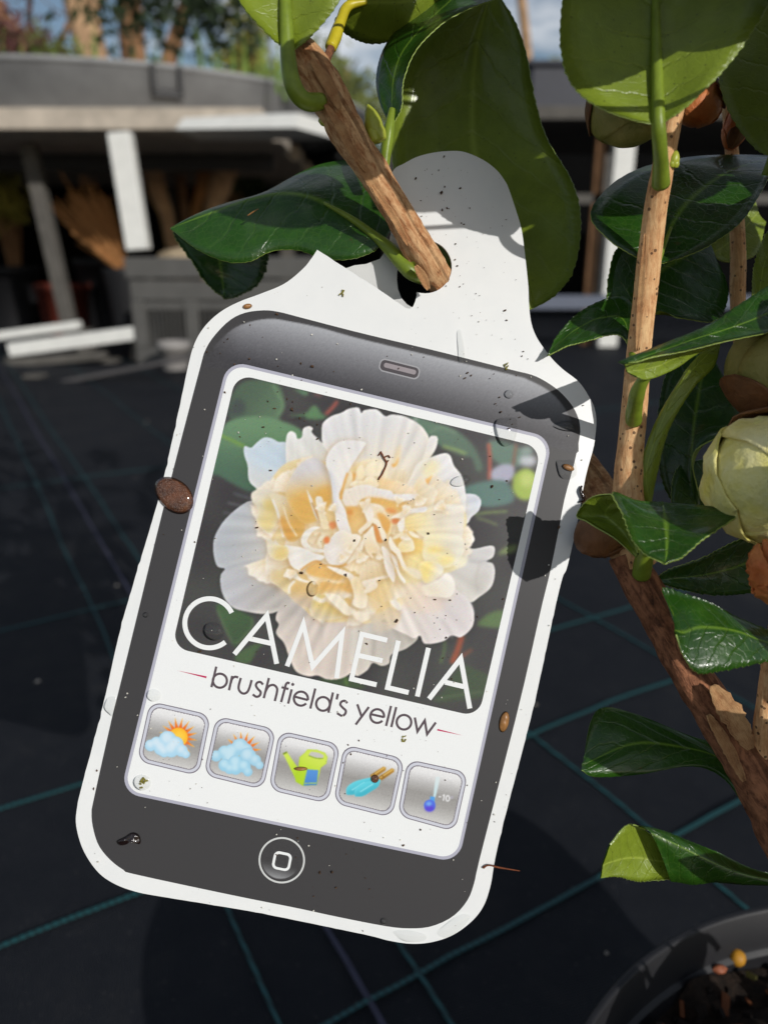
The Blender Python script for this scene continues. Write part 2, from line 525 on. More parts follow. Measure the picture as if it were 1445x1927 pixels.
# leaves and stems behind the flower
cv.poly(vB([(150, 262), (165, 175), (220, 120), (340, 130), (372, 215), (340, 285), (270, 300), (200, 280)]), (84, 104, 86), (98, 124, 98), vB([(190, 180)])[0], vB([(340, 280)])[0], soft=2)
cv.poly(vB([(150, 250), (180, 190), (215, 215), (205, 255)]), (74, 80, 80), soft=4, alpha=.8)
cv.line(vT([(570, 190), (625, 290), (650, 360), (600, 440)]), 5, (112, 142, 108), soft=1.5)
cv.poly(vB([(70, 480), (125, 310), (190, 270), (290, 263), (370, 283), (450, 330), (440, 430), (300, 540), (240, 562), (190, 545), (110, 500)]), (112, 148, 112), (82, 112, 92), vB([(260, 290)])[0], vB([(200, 540)])[0], soft=1.6)
cv.line(vB([(118, 338), (165, 360), (215, 384)]), 4.5, (130, 168, 78), soft=1.4)
cv.line(vT([(160, 660), (330, 690)]), 2, (124, 158, 110), soft=1.4, alpha=.5)
cv.poly(vT([(700, 430), (820, 420), (900, 350), (960, 420), (1000, 450), (900, 465), (760, 445)]), (98, 134, 96), soft=1.5)
cv.line(vT([(740, 455), (830, 450)]), 4, (52, 48, 52), soft=1.5)
cv.poly(vT([(740, 220), (850, 245), (830, 275), (780, 250)]), (98, 134, 102), soft=1.5)
cv.line(vT([(1085, 318), (1045, 370), (990, 425)]), 6.5, (166, 92, 82), soft=1.1)
cv.line(vT([(900, 260), (960, 275)]), 5, (150, 98, 88), soft=2, alpha=.7)
cv.poly(vB([(870, 255), (930, 272), (1040, 310), (1100, 350), (1140, 400), (1165, 470), (1140, 480), (1120, 430), (1080, 420), (1000, 385), (960, 350), (930, 330)]), (104, 132, 112), (92, 114, 98), vB([(900, 270)])[0], vB([(1150, 450)])[0], soft=2)
cv.line(vB([(1005, 382), (1060, 398), (1098, 412)]), 5.5, (140, 162, 104), soft=1.6)
cv.line(vB([(950, 330), (1000, 305), (1060, 330)]), 4, (122, 148, 124), soft=2)
cv.poly(vB([(1190, 360), (1300, 380), (1340, 430), (1290, 470), (1210, 440)]), (104, 130, 116), soft=3)
cv.line(vB([(1188, 370), (1193, 440), (1190, 516)]), 6.5, (182, 96, 78), soft=1.2)
cv.line(vB([(1298, 372), (1290, 430), (1282, 480)]), 5, (140, 98, 82), soft=1.5)
cv.poly(vB([(1200, 480), (1240, 455), (1285, 460), (1290, 500), (1260, 525), (1205, 520)]), (178, 178, 196), soft=2)
cv.blob(*vB([(1345, 440)])[0], 17, 12, (196, 200, 204), soft=4); cv.blob(*vB([(1340, 400)])[0], 12, 9, (140, 158, 150), soft=3)
cv.poly(vB([(1090, 560), (1120, 535), (1200, 518), (1260, 525), (1290, 580), (1270, 612), (1160, 622)]), (98, 130, 122), soft=2.2)
cv.blob(*vB([(1335, 535)])[0], 25, 30, (168, 192, 84), soft=2.4); cv.blob(*vB([(1340, 515)])[0], 13, 15, (198, 214, 118), soft=4)
cv.line(vB([(1130, 655), (1180, 648), (1262, 642)]), 4, (128, 150, 92), soft=1.2); cv.line(vB([(1140, 668), (1180, 680), (1225, 698)]), 3.4, (122, 138, 94), soft=1.3)
cv.poly(vB([(1225, 815), (1255, 785), (1300, 775), (1290, 805)]), (124, 138, 92), soft=2.4)
cv.poly(vB([(1145, 1090), (1190, 1050), (1250, 1040), (1250, 1105), (1160, 1102)]), (98, 122, 80), soft=2)
cv.poly(vC([(425, 180), (600, 225), (745, 300), (740, 400), (600, 560), (570, 540), (480, 370)]), (78, 104, 72), (70, 92, 66), vC([(500, 230)])[0], vC([(600, 500)])[0], soft=1.2)
cv.poly(vC([(600, 640), (700, 570), (860, 520), (800, 580), (715, 715), (600, 690)]), (82, 104, 72), soft=1.3)
cv.line(vC([(745, 300), (735, 400), (600, 540)]), 1.8, (118, 138, 98), soft=.8); cv.line(vC([(430, 230), (490, 370), (570, 540)]), 1.8, (120, 138, 104), soft=.8)
cv.poly(vE([(1060, 720), (1200, 510), (1330, 540), (1450, 610), (1420, 760), (1200, 800), (980, 810)]), (74, 88, 68), soft=2.5); cv.line(vE([(980, 805), (1150, 762), (1390, 730)]), 1.8, (108, 124, 94), soft=.9)
cv.line(vE([(1215, 250), (1180, 370), (1130, 490)]), 11, (158, 88, 66), soft=1.5); cv.line(vE([(1200, 440), (1300, 370)]), 6, (132, 84, 68), soft=2)
cv.line(vE([(1072, 300), (1060, 400), (1030, 490)]), 4, (98, 122, 78), soft=1.2)
cv.poly(vE([(0, 640), (100, 600), (230, 600), (400, 690), (250, 700)]), (72, 88, 64), soft=2); cv.line(vE([(220, 600), (240, 680)]), 4, (104, 142, 72), soft=1.5)

for k in range(3): cv.a[..., k] = cv.blur(cv.a[..., k], 2.6)      # out-of-focus backdrop of the print
cv.a = cv.a * 0.92 + np.array((66, 68, 64)) * 0.08
# outer guard petals
W = dict(fl=True)
cv.poly(vB([(240, 600), (150, 660), (98, 735), (89, 800), (104, 860), (135, 872), (118, 900), (122, 960), (150, 1012), (200, 1038), (330, 1048), (430, 960), (360, 800), (310, 640)]), (166, 174, 186), (200, 196, 190), vB([(110, 800)])[0], vB([(330, 860)])[0], soft=.8, rim=.25, rimc=(196, 202, 212), **W)
cv.line(vB([(135, 872), (210, 850), (300, 840)]), 5, (150, 156, 168), soft=3, alpha=.7)
cv.poly(vB([(130, 900), (200, 880), (330, 930), (370, 1010), (300, 1040), (190, 1030), (140, 980)]), (176, 180, 192), (158, 154, 154), vB([(150, 950)])[0], vB([(360, 960)])[0], soft=3, alpha=.7)
for k in range(9):
    a = 2.6 + k * 0.13
    cv.line([(620 + 90 * math.cos(a), 1000 + 80 * math.sin(a)), (620 + 205 * math.cos(a), 1000 + 150 * math.sin(a))], 3.0, (150 + 40 * (k % 2), 158 + 36 * (k % 2), 172 + 30 * (k % 2)), soft=2.5, alpha=.35)
cv.poly(vB([(214, 382), (240, 388), (262, 368), (290, 348), (320, 350), (350, 365), (385, 372), (440, 450), (420, 560), (330, 640), (268, 560), (232, 520), (226, 460), (212, 415)]), (188, 208, 224), (206, 210, 212), vB([(300, 400)])[0], vB([(300, 560)])[0], soft=.8, rim=.35, rimc=(214, 222, 230), **W)
cv.poly(vB([(250, 420), (330, 385), (390, 420), (370, 470), (290, 470)]), (186, 210, 232), soft=7, alpha=.6)
cv.poly(vB([(378, 400), (382, 340), (398, 322), (418, 332), (425, 352), (442, 345), (448, 312), (470, 302), (486, 310), (482, 326), (502, 348), (530, 372), (600, 400), (650, 470), (560, 560), (450, 600), (390, 520)]), (216, 220, 222), (226, 220, 208), vB([(430, 330)])[0], vB([(480, 520)])[0], soft=.8, rim=.3, sh=.3, shc=(150, 150, 150), **W)
for x in (398, 425, 455, 480, 510):
    cv.line(vB([(x, 350), (x + 4, 420), (x - 8, 500)]), 3.5, (200, 202, 200), soft=2.5, alpha=.5)
cv.poly(vB([(522, 310), (530, 285), (560, 262), (600, 248), (630, 232), (668, 228), (680, 250), (692, 238), (740, 235), (775, 262), (800, 256), (850, 262), (905, 290), (935, 320), (952, 360), (945, 430), (930, 500), (900, 570), (760, 590), (640, 520), (560, 420), (525, 370)]), (216, 218, 224), (242, 226, 196), vB([(720, 270)])[0], vB([(790, 540)])[0], soft=.8, rim=.3, sh=.3, shc=(150, 150, 150), **W)
for x, c in ((570, 205), (610, 232), (650, 206), (684, 196), (720, 226), (770, 204), (812, 230), (860, 208), (900, 206)):
    cv.line(vB([(x, 265), (x + (700 - x) * .15, 340), (x + (720 - x) * .35, 430)]), 5, (c, c + 1, c + 2), soft=3, alpha=.5)
cv.poly(vB([(800, 420), (870, 330), (930, 340), (940, 420), (890, 540), (820, 560)]), (214, 216, 220), (236, 226, 208), vB([(900, 350)])[0], vB([(830, 540)])[0], soft=5, alpha=.6)
cv.poly(v2([(410, 690), (440, 560), (480, 500), (470, 640), (430, 715)]), (240, 205, 140), soft=4, alpha=.7)
cv.poly(v2([(395, 690), (430, 680), (465, 625), (450, 690), (415, 722)]), (232, 176, 92), soft=1.6)
cv.poly(vB([(950, 350), (965, 340), (984, 348), (978, 390), (950, 432), (925, 440), (935, 400)]), (222, 222, 224), (230, 226, 216), vB([(970, 350)])[0], vB([(935, 430)])[0], soft=.8, rim=.3, sh=.2, shc=(140, 140, 140), **W)
cv.poly(vB([(1085, 580), (1110, 572), (1140, 578), (1158, 602), (1148, 640), (1120, 665), (1100, 692), (1060, 660)]), (196, 206, 222), (216, 218, 222), vB([(1150, 600)])[0], vB([(1090, 650)])[0], soft=.8, rim=.3, **W)
cv.poly(vB([(1075, 790), (1130, 792), (1190, 780), (1212, 788), (1206, 825), (1178, 842), (1205, 852), (1213, 890), (1198, 945), (1150, 985), (1110, 1006), (1050, 960), (980, 880)]), (202, 202, 206), (206, 204, 200), vB([(1190, 820)])[0], vB([(1060, 900)])[0], soft=.8, rim=.3, **W)
cv.line(v4([(1330, 385), (1240, 400), (1150, 390)]), 4, (182, 182, 186), soft=2, alpha=.8); cv.line(v4([(1250, 420), (1215, 560), (1230, 680)]), 4, (180, 178, 176), soft=2, alpha=.6)
cv.poly(v4([(1180, 560), (1300, 480), (1350, 560), (1260, 700), (1190, 700)]), (184, 182, 178), soft=6, alpha=.6)
cv.poly(vB([(1085, 700), (1105, 712), (1131, 748), (1122, 770), (1090, 776), (1060, 740)]), (238, 238, 238), soft=.8, rim=.3, **W)
cv.poly(vB([(338, 1065), (372, 1000), (450, 960), (620, 1020), (740, 1040), (760, 1120), (715, 1240), (690, 1285), (650, 1285), (600, 1310), (545, 1314), (505, 1298), (470, 1302), (420, 1282), (392, 1225), (372, 1170), (340, 1130), (350, 1095)]), (190, 182, 178), (212, 200, 192), vB([(380, 1000)])[0], vB([(500, 1180)])[0], soft=.8, rim=.2, **W)
cv.poly(vB([(370, 960), (460, 930), (520, 1000), (480, 1060), (360, 1050)]), (176, 170, 166), soft=5, alpha=.7)
for p, q in (((430, 1080), (425, 1260)), ((520, 1080), (500, 1290)), ((600, 1090), (560, 1300)), ((660, 1080), (640, 1270))):
    cv.line(vB([p, ((p[0] + q[0]) / 2 + 10, (p[1] + q[1]) / 2), q]), 6, (184, 174, 168), soft=3.5, alpha=.6)
cv.poly(vB([(640, 1120), (760, 1085), (870, 1120), (905, 1148), (860, 1190), (800, 1215), (790, 1250), (760, 1260), (725, 1248), (700, 1280), (650, 1290)]), (176, 172, 166), (200, 194, 186), vB([(880, 1150)])[0], vB([(680, 1200)])[0], soft=.8, rim=.2, **W)
cv.line(vB([(735, 1130), (728, 1200), (722, 1250)]), 5, (150, 144, 138), soft=3, alpha=.7)
cv.poly(vB([(760, 1010), (860, 950), (950, 880), (1010, 870), (1060, 955), (1110, 1000), (1130, 1050), (1122, 1105), (1078, 1145), (1040, 1138), (1005, 1162), (935, 1172), (915, 1140), (890, 1150), (860, 1135), (800, 1105), (770, 1060)]), (228, 216, 208), (214, 208, 212), vB([(830, 1000)])[0], vB([(1060, 1080)])[0], soft=.8, rim=.3, sh=.4, shc=(140, 130, 120), shd=(-2, 6), **W)
cv.line(v4([(880, 960), (950, 1050), (985, 1130)]), 5, (190, 182, 186), soft=3, alpha=.7); cv.line(v4([(1080, 700), (1150, 800), (1180, 900)]), 5, (226, 224, 228), soft=3, alpha=.7)
cv.poly(v4([(430, 900), (560, 860), (660, 980), (650, 1110), (560, 1090), (440, 1040)]), (226, 220, 218), soft=5, alpha=.6); cv.poly(v4([(880, 560), (960, 510), (1010, 600), (1000, 760), (920, 740)]), (238, 234, 230), soft=5, alpha=.7)

# upper right petals
cv.poly(vB([(880, 500), (905, 450), (960, 425), (1010, 410), (1035, 420), (1050, 460), (1080, 500), (1095, 560), (1096, 620), (1085, 660), (1000, 680), (880, 650), (840, 600)]), (224, 226, 230), (232, 222, 204), vB([(1050, 480)])[0], vB([(880, 600)])[0], soft=.8, rim=.35, sh=.4, shc=(170, 150, 110), **W)
cv.poly(v2([(700, 690), (800, 640), (860, 700), (820, 800), (720, 830), (690, 780)]), (240, 228, 176), soft=6, alpha=.8)
cv.poly(v2([(690, 930), (700, 860), (760, 815), (800, 800), (740, 900), (700, 960), (660, 1000)]), (226, 150, 72), (240, 200, 120), v2([(700, 900)])[0], v2([(790, 800)])[0], soft=1.8)
cv.line(v2([(740, 860), (690, 950), (640, 1030)]), 7, (236, 180, 96), soft=2.2)

# inner yellow body of the flower
body = vB([(245, 590), (300, 560), (330, 500), (380, 450), (470, 428), (545, 450), (600, 480), (700, 520), (820, 560), (900, 600), (1000, 630), (1090, 640), (1100, 720), (1085, 800), (1075, 860), (1020, 890), (960, 890), (890, 950), (830, 1030), (760, 1080), (700, 1090), (620, 1085), (540, 1085), (480, 1060), (430, 1010), (370, 960), (320, 900), (330, 820), (300, 770), (290, 700)])
cv.poly(body, (226, 204, 150), (240, 228, 176), vB([(450, 700)])[0], vB([(1000, 720)])[0], soft=1.2, rim=.35, rimc=(232, 226, 208), rimw=12, **W)
cv.poly(vB([(560, 600), (640, 560), (760, 570), (900, 640), (930, 760), (850, 860), (700, 880), (580, 820), (520, 720)]), (228, 172, 90), soft=14, alpha=.85)
cv.poly(vB([(380, 600), (470, 500), (545, 560), (560, 680), (500, 740), (400, 740)]), (224, 178, 88), soft=14, alpha=.8)
cv.poly(vB([(430, 900), (600, 880), (760, 930), (740, 1040), (560, 1030), (460, 980)]), (226, 184, 108), soft=12, alpha=.85)
cv.poly(vB([(860, 820), (960, 760), (1040, 800), (1000, 870), (900, 900)]), (244, 226, 150), soft=10, alpha=.8)

# many small ruffled petals all through the flower
def ruffle(x, y, ang, ln, wd, A, B, sh=.35, rim=.5):
    c, s = math.cos(ang), math.sin(ang); pts = []
    n = 13
    for i in range(n):
        t = -1.25 + 2.5 * i / (n - 1)
        r = ln * (math.cos(t * .8) ** .5) * (1 + .035 * nrs.normal()); w = wd * math.sin(t)
        pts.append((x + c * r - s * w, y + s * r + c * w))
    pts += [(x - c * ln * .25 + s * wd * .2, y - s * ln * .25 - c * wd * .2), (x - c * ln * .25 - s * wd * .2, y - s * ln * .25 + c * wd * .2)]
    if nrs.rand() < .5: pts = pts[::-1]
    cv.poly(pts, A, B, (x, y), (x + c * ln, y + s * ln), soft=1.4, rim=rim, rimw=3.0, sh=sh, shw=4.0, shd=(-c * 1.5 - 1, 3), shc=(176, 134, 76))
    for k in (-.4, .1, .5):
        cv.line([(x, y), (x + c * ln * .5 - s * wd * k * .7, y + s * ln * .5 + c * wd * k * .7), (x + c * ln * .95 - s * wd * k, y + s * ln * .95 + c * wd * k)], 1.6, (206, 186, 150), soft=1.0, alpha=.3)
for i in range(84):
    r = 205 * (1 - (i / 84.0) ** 1.1) * (.75 + .3 * nrs.rand()); a = nrs.rand() * 6.283
    x, y = 690 + r * math.cos(a) * 1.0, 985 + r * math.sin(a) * .82
    if cv.fl[min(cv.h - 1, max(0, int((y - cv.y0) / cv.step))), min(cv.w - 1, max(0, int((x - cv.x0) / cv.step)))] < .5: continue
    if r > 120 and (y < 900 or (x < 600 and y > 1060)): continue
    f = min(1, r / 190); g_ = nrs.normal(0, 4)
    A = np.array((222, 176, 104)) * (1 - f) + np.array((226, 208, 170)) * f + g_; B = np.array((240, 220, 176)) * (1 - f) + np.array((236, 230, 220)) * f + g_
    ruffle(x, y, a + nrs.normal(0, .6), 32 + 26 * nrs.rand(), 18 + 20 * nrs.rand(), A, B, sh=.3, rim=.3)
# left ruffles
cv.poly(v1([(390, 960), (480, 930), (600, 960), (660, 1080), (640, 1200), (560, 1360), (430, 1250), (450, 1140), (380, 1030)]), (214, 208, 190), (222, 200, 132), v1([(420, 1000)])[0], v1([(600, 1200)])[0], soft=1.2, rim=.5, rimc=(224, 222, 214), sh=.25, **W)
cv.poly(v1([(500, 1050), (560, 1030), (600, 1100), (560, 1150), (510, 1110)]), (212, 188, 96), soft=5, alpha=.7)
cv.poly(v1([(560, 980), (700, 1000), (820, 1100), (900, 1260), (860, 1400), (740, 1440), (660, 1250), (600, 1080)]), (220, 206, 172), (212, 160, 70), v1([(620, 1020)])[0], v1([(790, 1290)])[0], soft=1.2, rim=.4, rimc=(228, 218, 190), sh=.3, **W)
cv.line(v1([(585, 1030), (640, 1180), (690, 1400)]), 4.5, (226, 220, 206), soft=1.0); cv.line(v1([(690, 1100), (740, 1260), (820, 1390)]), 3.2, (230, 214, 178), soft=1.0)
cv.poly(v1([(640, 1240), (690, 1200), (750, 1300), (790, 1390), (730, 1420), (690, 1360)]), (208, 146, 58), soft=3, alpha=.8)
cv.poly(v1([(760, 820), (860, 680), (990, 620), (1090, 690), (1150, 780), (1190, 900), (1190, 1030), (1130, 1150), (1000, 1250), (880, 1260), (770, 1130), (710, 960)]), (206, 204, 210), (222, 174, 82), v1([(960, 700)])[0], v1([(1000, 1090)])[0], soft=1.4, rim=.3, rimc=(226, 218, 206), sh=.35, **W)
cv.poly(v1([(800, 1000), (950, 960), (960, 1200), (880, 1320), (800, 1230)]), (214, 158, 64), soft=8, alpha=.75)
cv.poly(v1([(990, 960), (1150, 900), (1180, 1010), (1110, 1110), (1080, 1140)]), (218, 160, 62), soft=5, alpha=.8)
cv.line(v1([(915, 935), (960, 1050), (1010, 1190), (1055, 1270)]), 6.5, (228, 220, 206), soft=1, taper=True)
cv.line(v1([(965, 1060), (1020, 1190), (1050, 1260)]), 2.2, (190, 130, 50), soft=.8)
cv.poly(v1([(1000, 1030), (1030, 1000), (1070, 1030), (1100, 1190), (1140, 1300), (1070, 1310), (1030, 1190)]), (228, 218, 196), (232, 210, 160), v1([(1030, 1020)])[0], v1([(1090, 1290)])[0], soft=1.0, rim=.3, sh=.45)
cv.poly(v1([(1100, 1130), (1180, 1060), (1210, 1160), (1190, 1260), (1130, 1240)]), (228, 198, 136), soft=1.5)
cv.poly(v1([(1130, 1270), (1180, 1240), (1210, 1290), (1160, 1320)]), (226, 132, 72), soft=2)

# right pale-yellow ruffles
cv.poly(v2([(540, 1180), (700, 1120), (860, 1080), (1080, 1090), (1100, 1180), (1090, 1330), (1060, 1445), (900, 1500), (760, 1420), (620, 1330)]), (240, 226, 176), (232, 226, 214), v2([(620, 1300)])[0], v2([(1040, 1150)])[0], soft=1.4, rim=.4, rimc=(240, 236, 222), sh=.3, **W)
cv.poly(v2([(800, 1120), (890, 1110), (905, 1260), (860, 1330), (800, 1220)]), (218, 206, 186), soft=5, alpha=.7)
cv.line(v2([(880, 1105), (980, 1110), (1090, 1095)]), 6, (244, 240, 228), soft=1.5)
cv.poly(v4([(720, 150), (880, 120), (1040, 140), (1100, 210), (1090, 320), (1010, 420), (880, 460), (740, 420), (690, 280)]), (240, 228, 180), (234, 230, 212), v4([(760, 260)])[0], v4([(1060, 240)])[0], soft=1.5, rim=.35, rimc=(244, 240, 226), sh=.3, **W)
cv.poly(v4([(740, 260), (900, 250), (980, 290), (860, 310), (760, 310)]), (246, 218, 120), soft=4, alpha=.8); cv.poly(v4([(880, 220), (1000, 230), (1010, 290), (900, 310)]), (212, 204, 190), soft=5, alpha=.6)
cv.poly(v4([(860, 340), (980, 330), (1000, 400), (900, 440), (850, 400)]), (246, 226, 136), soft=5, alpha=.8)
cv.poly(v4([(1000, 420), (1060, 350), (1130, 360), (1110, 430), (1040, 460)]), (236, 230, 200), soft=2, rim=.3)
cv.poly(v4([(660, 430), (740, 390), (860, 420), (900, 490), (830, 570), (740, 610), (690, 560)]), (244, 220, 128), (236, 230, 206), v4([(720, 470)])[0], v4([(870, 510)])[0], soft=1.6, rim=.35, sh=.35, **W)
cv.poly(v4([(860, 560), (930, 505), (990, 560), (1010, 660), (960, 740), (860, 740), (720, 720), (690, 640), (760, 610)]), (240, 236, 228), (236, 224, 200), v4([(950, 560)])[0], v4([(740, 690)])[0], soft=1.6, rim=.35, sh=.35)
cv.poly(v4([(500, 700), (600, 600), (700, 620), (740, 740), (860, 760), (900, 860), (700, 900), (540, 840), (470, 780)]), (234, 214, 186), (226, 208, 198), v4([(560, 700)])[0], v4([(820, 820)])[0], soft=4, alpha=.8)

# heart of the flower: folded and crumpled petals
cv.poly(v5([(620, 120), (740, 40), (900, 20), (1000, 120), (1010, 250), (900, 330), (700, 330), (580, 330), (560, 230)]), (240, 214, 150), (246, 234, 202), v5([(650, 250)])[0], v5([(880, 80)])[0], soft=2)
cv.poly(v5([(760, 140), (850, 60), (960, 90), (960, 190), (870, 220), (770, 220)]), (246, 232, 196), soft=2, rim=.4, sh=.4); cv.poly(v5([(690, 110), (740, 100), (760, 220), (720, 270), (650, 250)]), (246, 228, 180), soft=1.5, rim=.4, sh=.5)
cv.poly(v5([(610, 200), (660, 190), (640, 260), (600, 300)]), (228, 160, 72), soft=2); cv.poly(v5([(560, 190), (600, 160), (625, 240), (590, 350), (520, 380), (545, 270)]), (244, 226, 182), soft=1.2, rim=.3, sh=.5)
cv.poly(v5([(600, 330), (640, 270), (740, 270), (780, 230), (860, 230), (915, 290), (900, 340), (760, 350)]), (244, 226, 184), soft=1, rim=.5, sh=.55)
cv.poly(v5([(900, 260), (980, 240), (1180, 300), (1330, 370), (1350, 420), (1200, 420), (1050, 390), (930, 330)]), (240, 206, 150), (242, 222, 190), v5([(940, 300)])[0], v5([(1300, 380)])[0], soft=3)
cv.poly(v5([(505, 480), (530, 380), (600, 350), (700, 320), (800, 315), (900, 350), (1060, 385), (1100, 420), (1355, 420), (1350, 450), (1260, 490), (1100, 500), (960, 470), (820, 460), (720, 480), (690, 540), (640, 560), (560, 570)]), (232, 220, 204), (228, 224, 224), v5([(560, 500)])[0], v5([(1150, 450)])[0], soft=1, rim=.4, sh=.6)
cv.poly(v5([(690, 540), (760, 475), (900, 460), (1100, 505), (1230, 530), (1240, 600), (1100, 620), (960, 560), (860, 540), (740, 560)]), (228, 172, 76), soft=4, alpha=.9)
cv.poly(v5([(540, 580), (640, 560), (740, 590), (790, 700), (760, 800), (640, 860), (590, 780)]), (224, 168, 84), (232, 190, 116), v5([(580, 620)])[0], v5([(700, 760)])[0], soft=2.5)
cv.blob(*v5([(590, 625)])[0], 6, 5, (214, 138, 56), soft=2); cv.blob(*v5([(690, 640)])[0], 9, 6, (226, 180, 100), soft=3)
# tall white fold down the middle
cv.poly(v5([(320, 80), (360, -60), (500, -180), (760, -170), (740, -100), (660, 20), (600, 110), (560, 200), (510, 340), (475, 400), (480, 470), (540, 600), (570, 730), (610, 870), (560, 900), (480, 840), (435, 720), (425, 600), (405, 470), (390, 330), (370, 200)]), (226, 226, 228), (232, 226, 222), v5([(560, -60)])[0], v5([(520, 760)])[0], soft=1, rim=.35, sh=.6, shd=(-4, 3))
cv.line(v5([(360, 160), (405, 320), (415, 500), (440, 640)]), 7, (204, 208, 218), soft=2.5, alpha=.8)
cv.poly(v5([(440, 60), (600, -80), (640, 0), (540, 200), (470, 330), (440, 200)]), (240, 236, 230), soft=6, alpha=.7)
cv.line(v5([(565, 180), (540, 260), (500, 400), (490, 480)]), 4, (222, 164, 80), soft=1.5)
# central curl
cv.poly(v5([(740, 580), (790, 530), (880, 530), (960, 560), (1010, 640), (1060, 700), (1080, 760), (1010, 940), (960, 900), (900, 760), (860, 720), (780, 800), (720, 860), (690, 830), (790, 720)]), (236, 218, 184), (232, 196, 130), v5([(800, 580)])[0], v5([(1030, 800)])[0], soft=1, rim=.55, sh=.6)
cv.poly(v5([(900, 640), (970, 650), (1050, 740), (1040, 830), (990, 880), (960, 800), (930, 720)]), (226, 164, 74), soft=2)
cv.poly(v5([(860, 690), (920, 720), (960, 800), (1000, 870), (990, 940), (940, 920), (900, 790), (850, 740)]), (240, 224, 190), soft=.9, rim=.4, sh=.6)
cv.poly(v5([(860, 770), (900, 790), (940, 900), (960, 970), (900, 960), (870, 880)]), (218, 138, 62), soft=1.4)
cv.poly(v5([(740, 590), (790, 545), (850, 600), (860, 680), (830, 740), (790, 720), (760, 650)]), (238, 226, 208), soft=1.2, rim=.4)
cv.line(v5([(850, 720), (790, 800), (700, 870)]), 6, (240, 226, 198), soft=1); cv.line(v5([(850, 750), (830, 790), (740, 860)]), 2.2, (196, 140, 66), soft=1)
cv.line(v5([(1070, 740), (1040, 850), (1010, 960)]), 3, (238, 210, 150), soft=.9)
cv.blob(*v5([(1110, 725)])[0], 8, 6, (226, 122, 58), soft=2); cv.blob(*v5([(1060, 610)])[0], 11, 5, (224, 140, 64), soft=2.5, rot=15)
cv.poly(v5([(1050, 690), (1140, 640), (1230, 600), (1445, 560), (1445, 620), (1280, 640), (1210, 690), (1120, 690)]), (236, 218, 184), (226, 222, 224), v5([(1120, 660)])[0], v5([(1400, 600)])[0], soft=1, rim=.4, sh=.5)
cv.poly(v5([(1130, 760), (1180, 700), (1215, 690), (1210, 790), (1190, 860), (1160, 850)]), (238, 230, 216), soft=1, rim=.4, sh=.5)
cv.poly(v5([(1220, 700), (1300, 660), (1430, 650), (1445, 760), (1350, 830), (1240, 830)]), (238, 212, 140), (240, 224, 170), v5([(1240, 780)])[0], v5([(1400, 680)])[0], soft=2)
cv.poly(v5([(1080, 940), (1140, 900), (1240, 830), (1330, 900), (1420, 960), (1400, 1080), (1290, 1100), (1180, 1080)]), (234, 186, 90), (240, 204, 110), v5([(1130, 930)])[0], v5([(1360, 1020)])[0], soft=3)
cv.poly(v5([(1250, 840), (1310, 850), (1380, 910), (1330, 915), (1280, 890)]), (244, 234, 204), soft=1, sh=.4); cv.poly(v5([(1080, 910), (1180, 850), (1200, 870), (1150, 910), (1090, 930)]), (240, 224, 188), soft=1, sh=.4)
cv.poly(v5([(1140, 990), (1220, 920), (1290, 925), (1320, 1000), (1310, 1060), (1200, 1080), (1150, 1060)]), (244, 232, 190), (238, 214, 140), v5([(1250, 940)])[0], v5([(1170, 1050)])[0], soft=1, rim=.4, sh=.5)
# long petal tongues
cv.poly(v5([(740, 900), (790, 850), (850, 780), (870, 870), (900, 980), (950, 1060), (900, 1090), (840, 1090), (860, 1150), (800, 1100), (760, 1010)]), (238, 224, 196), (234, 206, 156), v5([(850, 860)])[0], v5([(820, 1100)])[0], soft=1, rim=.45, sh=.55)
cv.poly(v5([(540, 1225), (600, 1130), (690, 1000), (745, 930), (740, 1030), (680, 1130), (600, 1190)]), (242, 228, 200), soft=1, rim=.4, sh=.5)
cv.poly(v5([(300, 1010), (370, 930), (440, 850), (520, 830), (610, 870), (690, 880), (720, 930), (640, 1060), (560, 1170), (480, 1230), (380, 1220), (310, 1130)]), (224, 216, 208), (240, 226, 200), v5([(400, 950)])[0], v5([(620, 950)])[0], soft=1, rim=.5, sh=.6)
cv.poly(v5([(360, 1010), (440, 1000), (500, 1080), (470, 1170), (380, 1160), (330, 1080)]), (240, 234, 230), soft=5, alpha=.8)
cv.blob(*v5([(330, 940)])[0], 6, 7, (226, 122, 60), soft=1.8)
cv.poly(v5([(40, 950), (80, 850), (180, 790), (260, 800), (190, 830), (130, 900), (110, 960), (180, 1030), (280, 1040), (300, 1080), (160, 1070), (70, 1020)]), (228, 222, 208), soft=1, rim=.4, sh=.5)
cv.poly(v5([(225, 950), (270, 880), (310, 890), (270, 960), (280, 1030), (240, 1010)]), (232, 220, 190), soft=1, sh=.4)
cv.poly(v5([(-160, 1010), (-60, 1010), (60, 1030), (200, 1090), (310, 1130), (220, 1190), (110, 1240), (40, 1290), (-60, 1240), (-110, 1130)]), (224, 220, 212), (232, 226, 216), v5([(150, 1130)])[0], v5([(-30, 1180)])[0], soft=1, rim=.5, sh=.6)
cv.poly(v5([(-80, 1100), (20, 1060), (40, 1160), (0, 1230), (-60, 1200)]), (240, 236, 232), soft=4, alpha=.8)
cv.poly(v3([(530, 190), (570, 180), (620, 230), (720, 250), (740, 320), (700, 380), (590, 370), (540, 290)]), (222, 212, 184), (224, 196, 118), v3([(560, 230)])[0], v3([(680, 290)])[0], soft=1.2, rim=.5, rimc=(236, 230, 214), sh=.4)
cv.poly(v3([(560, 520), (600, 470), (720, 490), (770, 560), (740, 690), (640, 640), (570, 580)]), (220, 198, 140), (214, 190, 140), v3([(700, 530)])[0], v3([(600, 560)])[0], soft=1.2, rim=.5, rimc=(228, 220, 200), sh=.4)
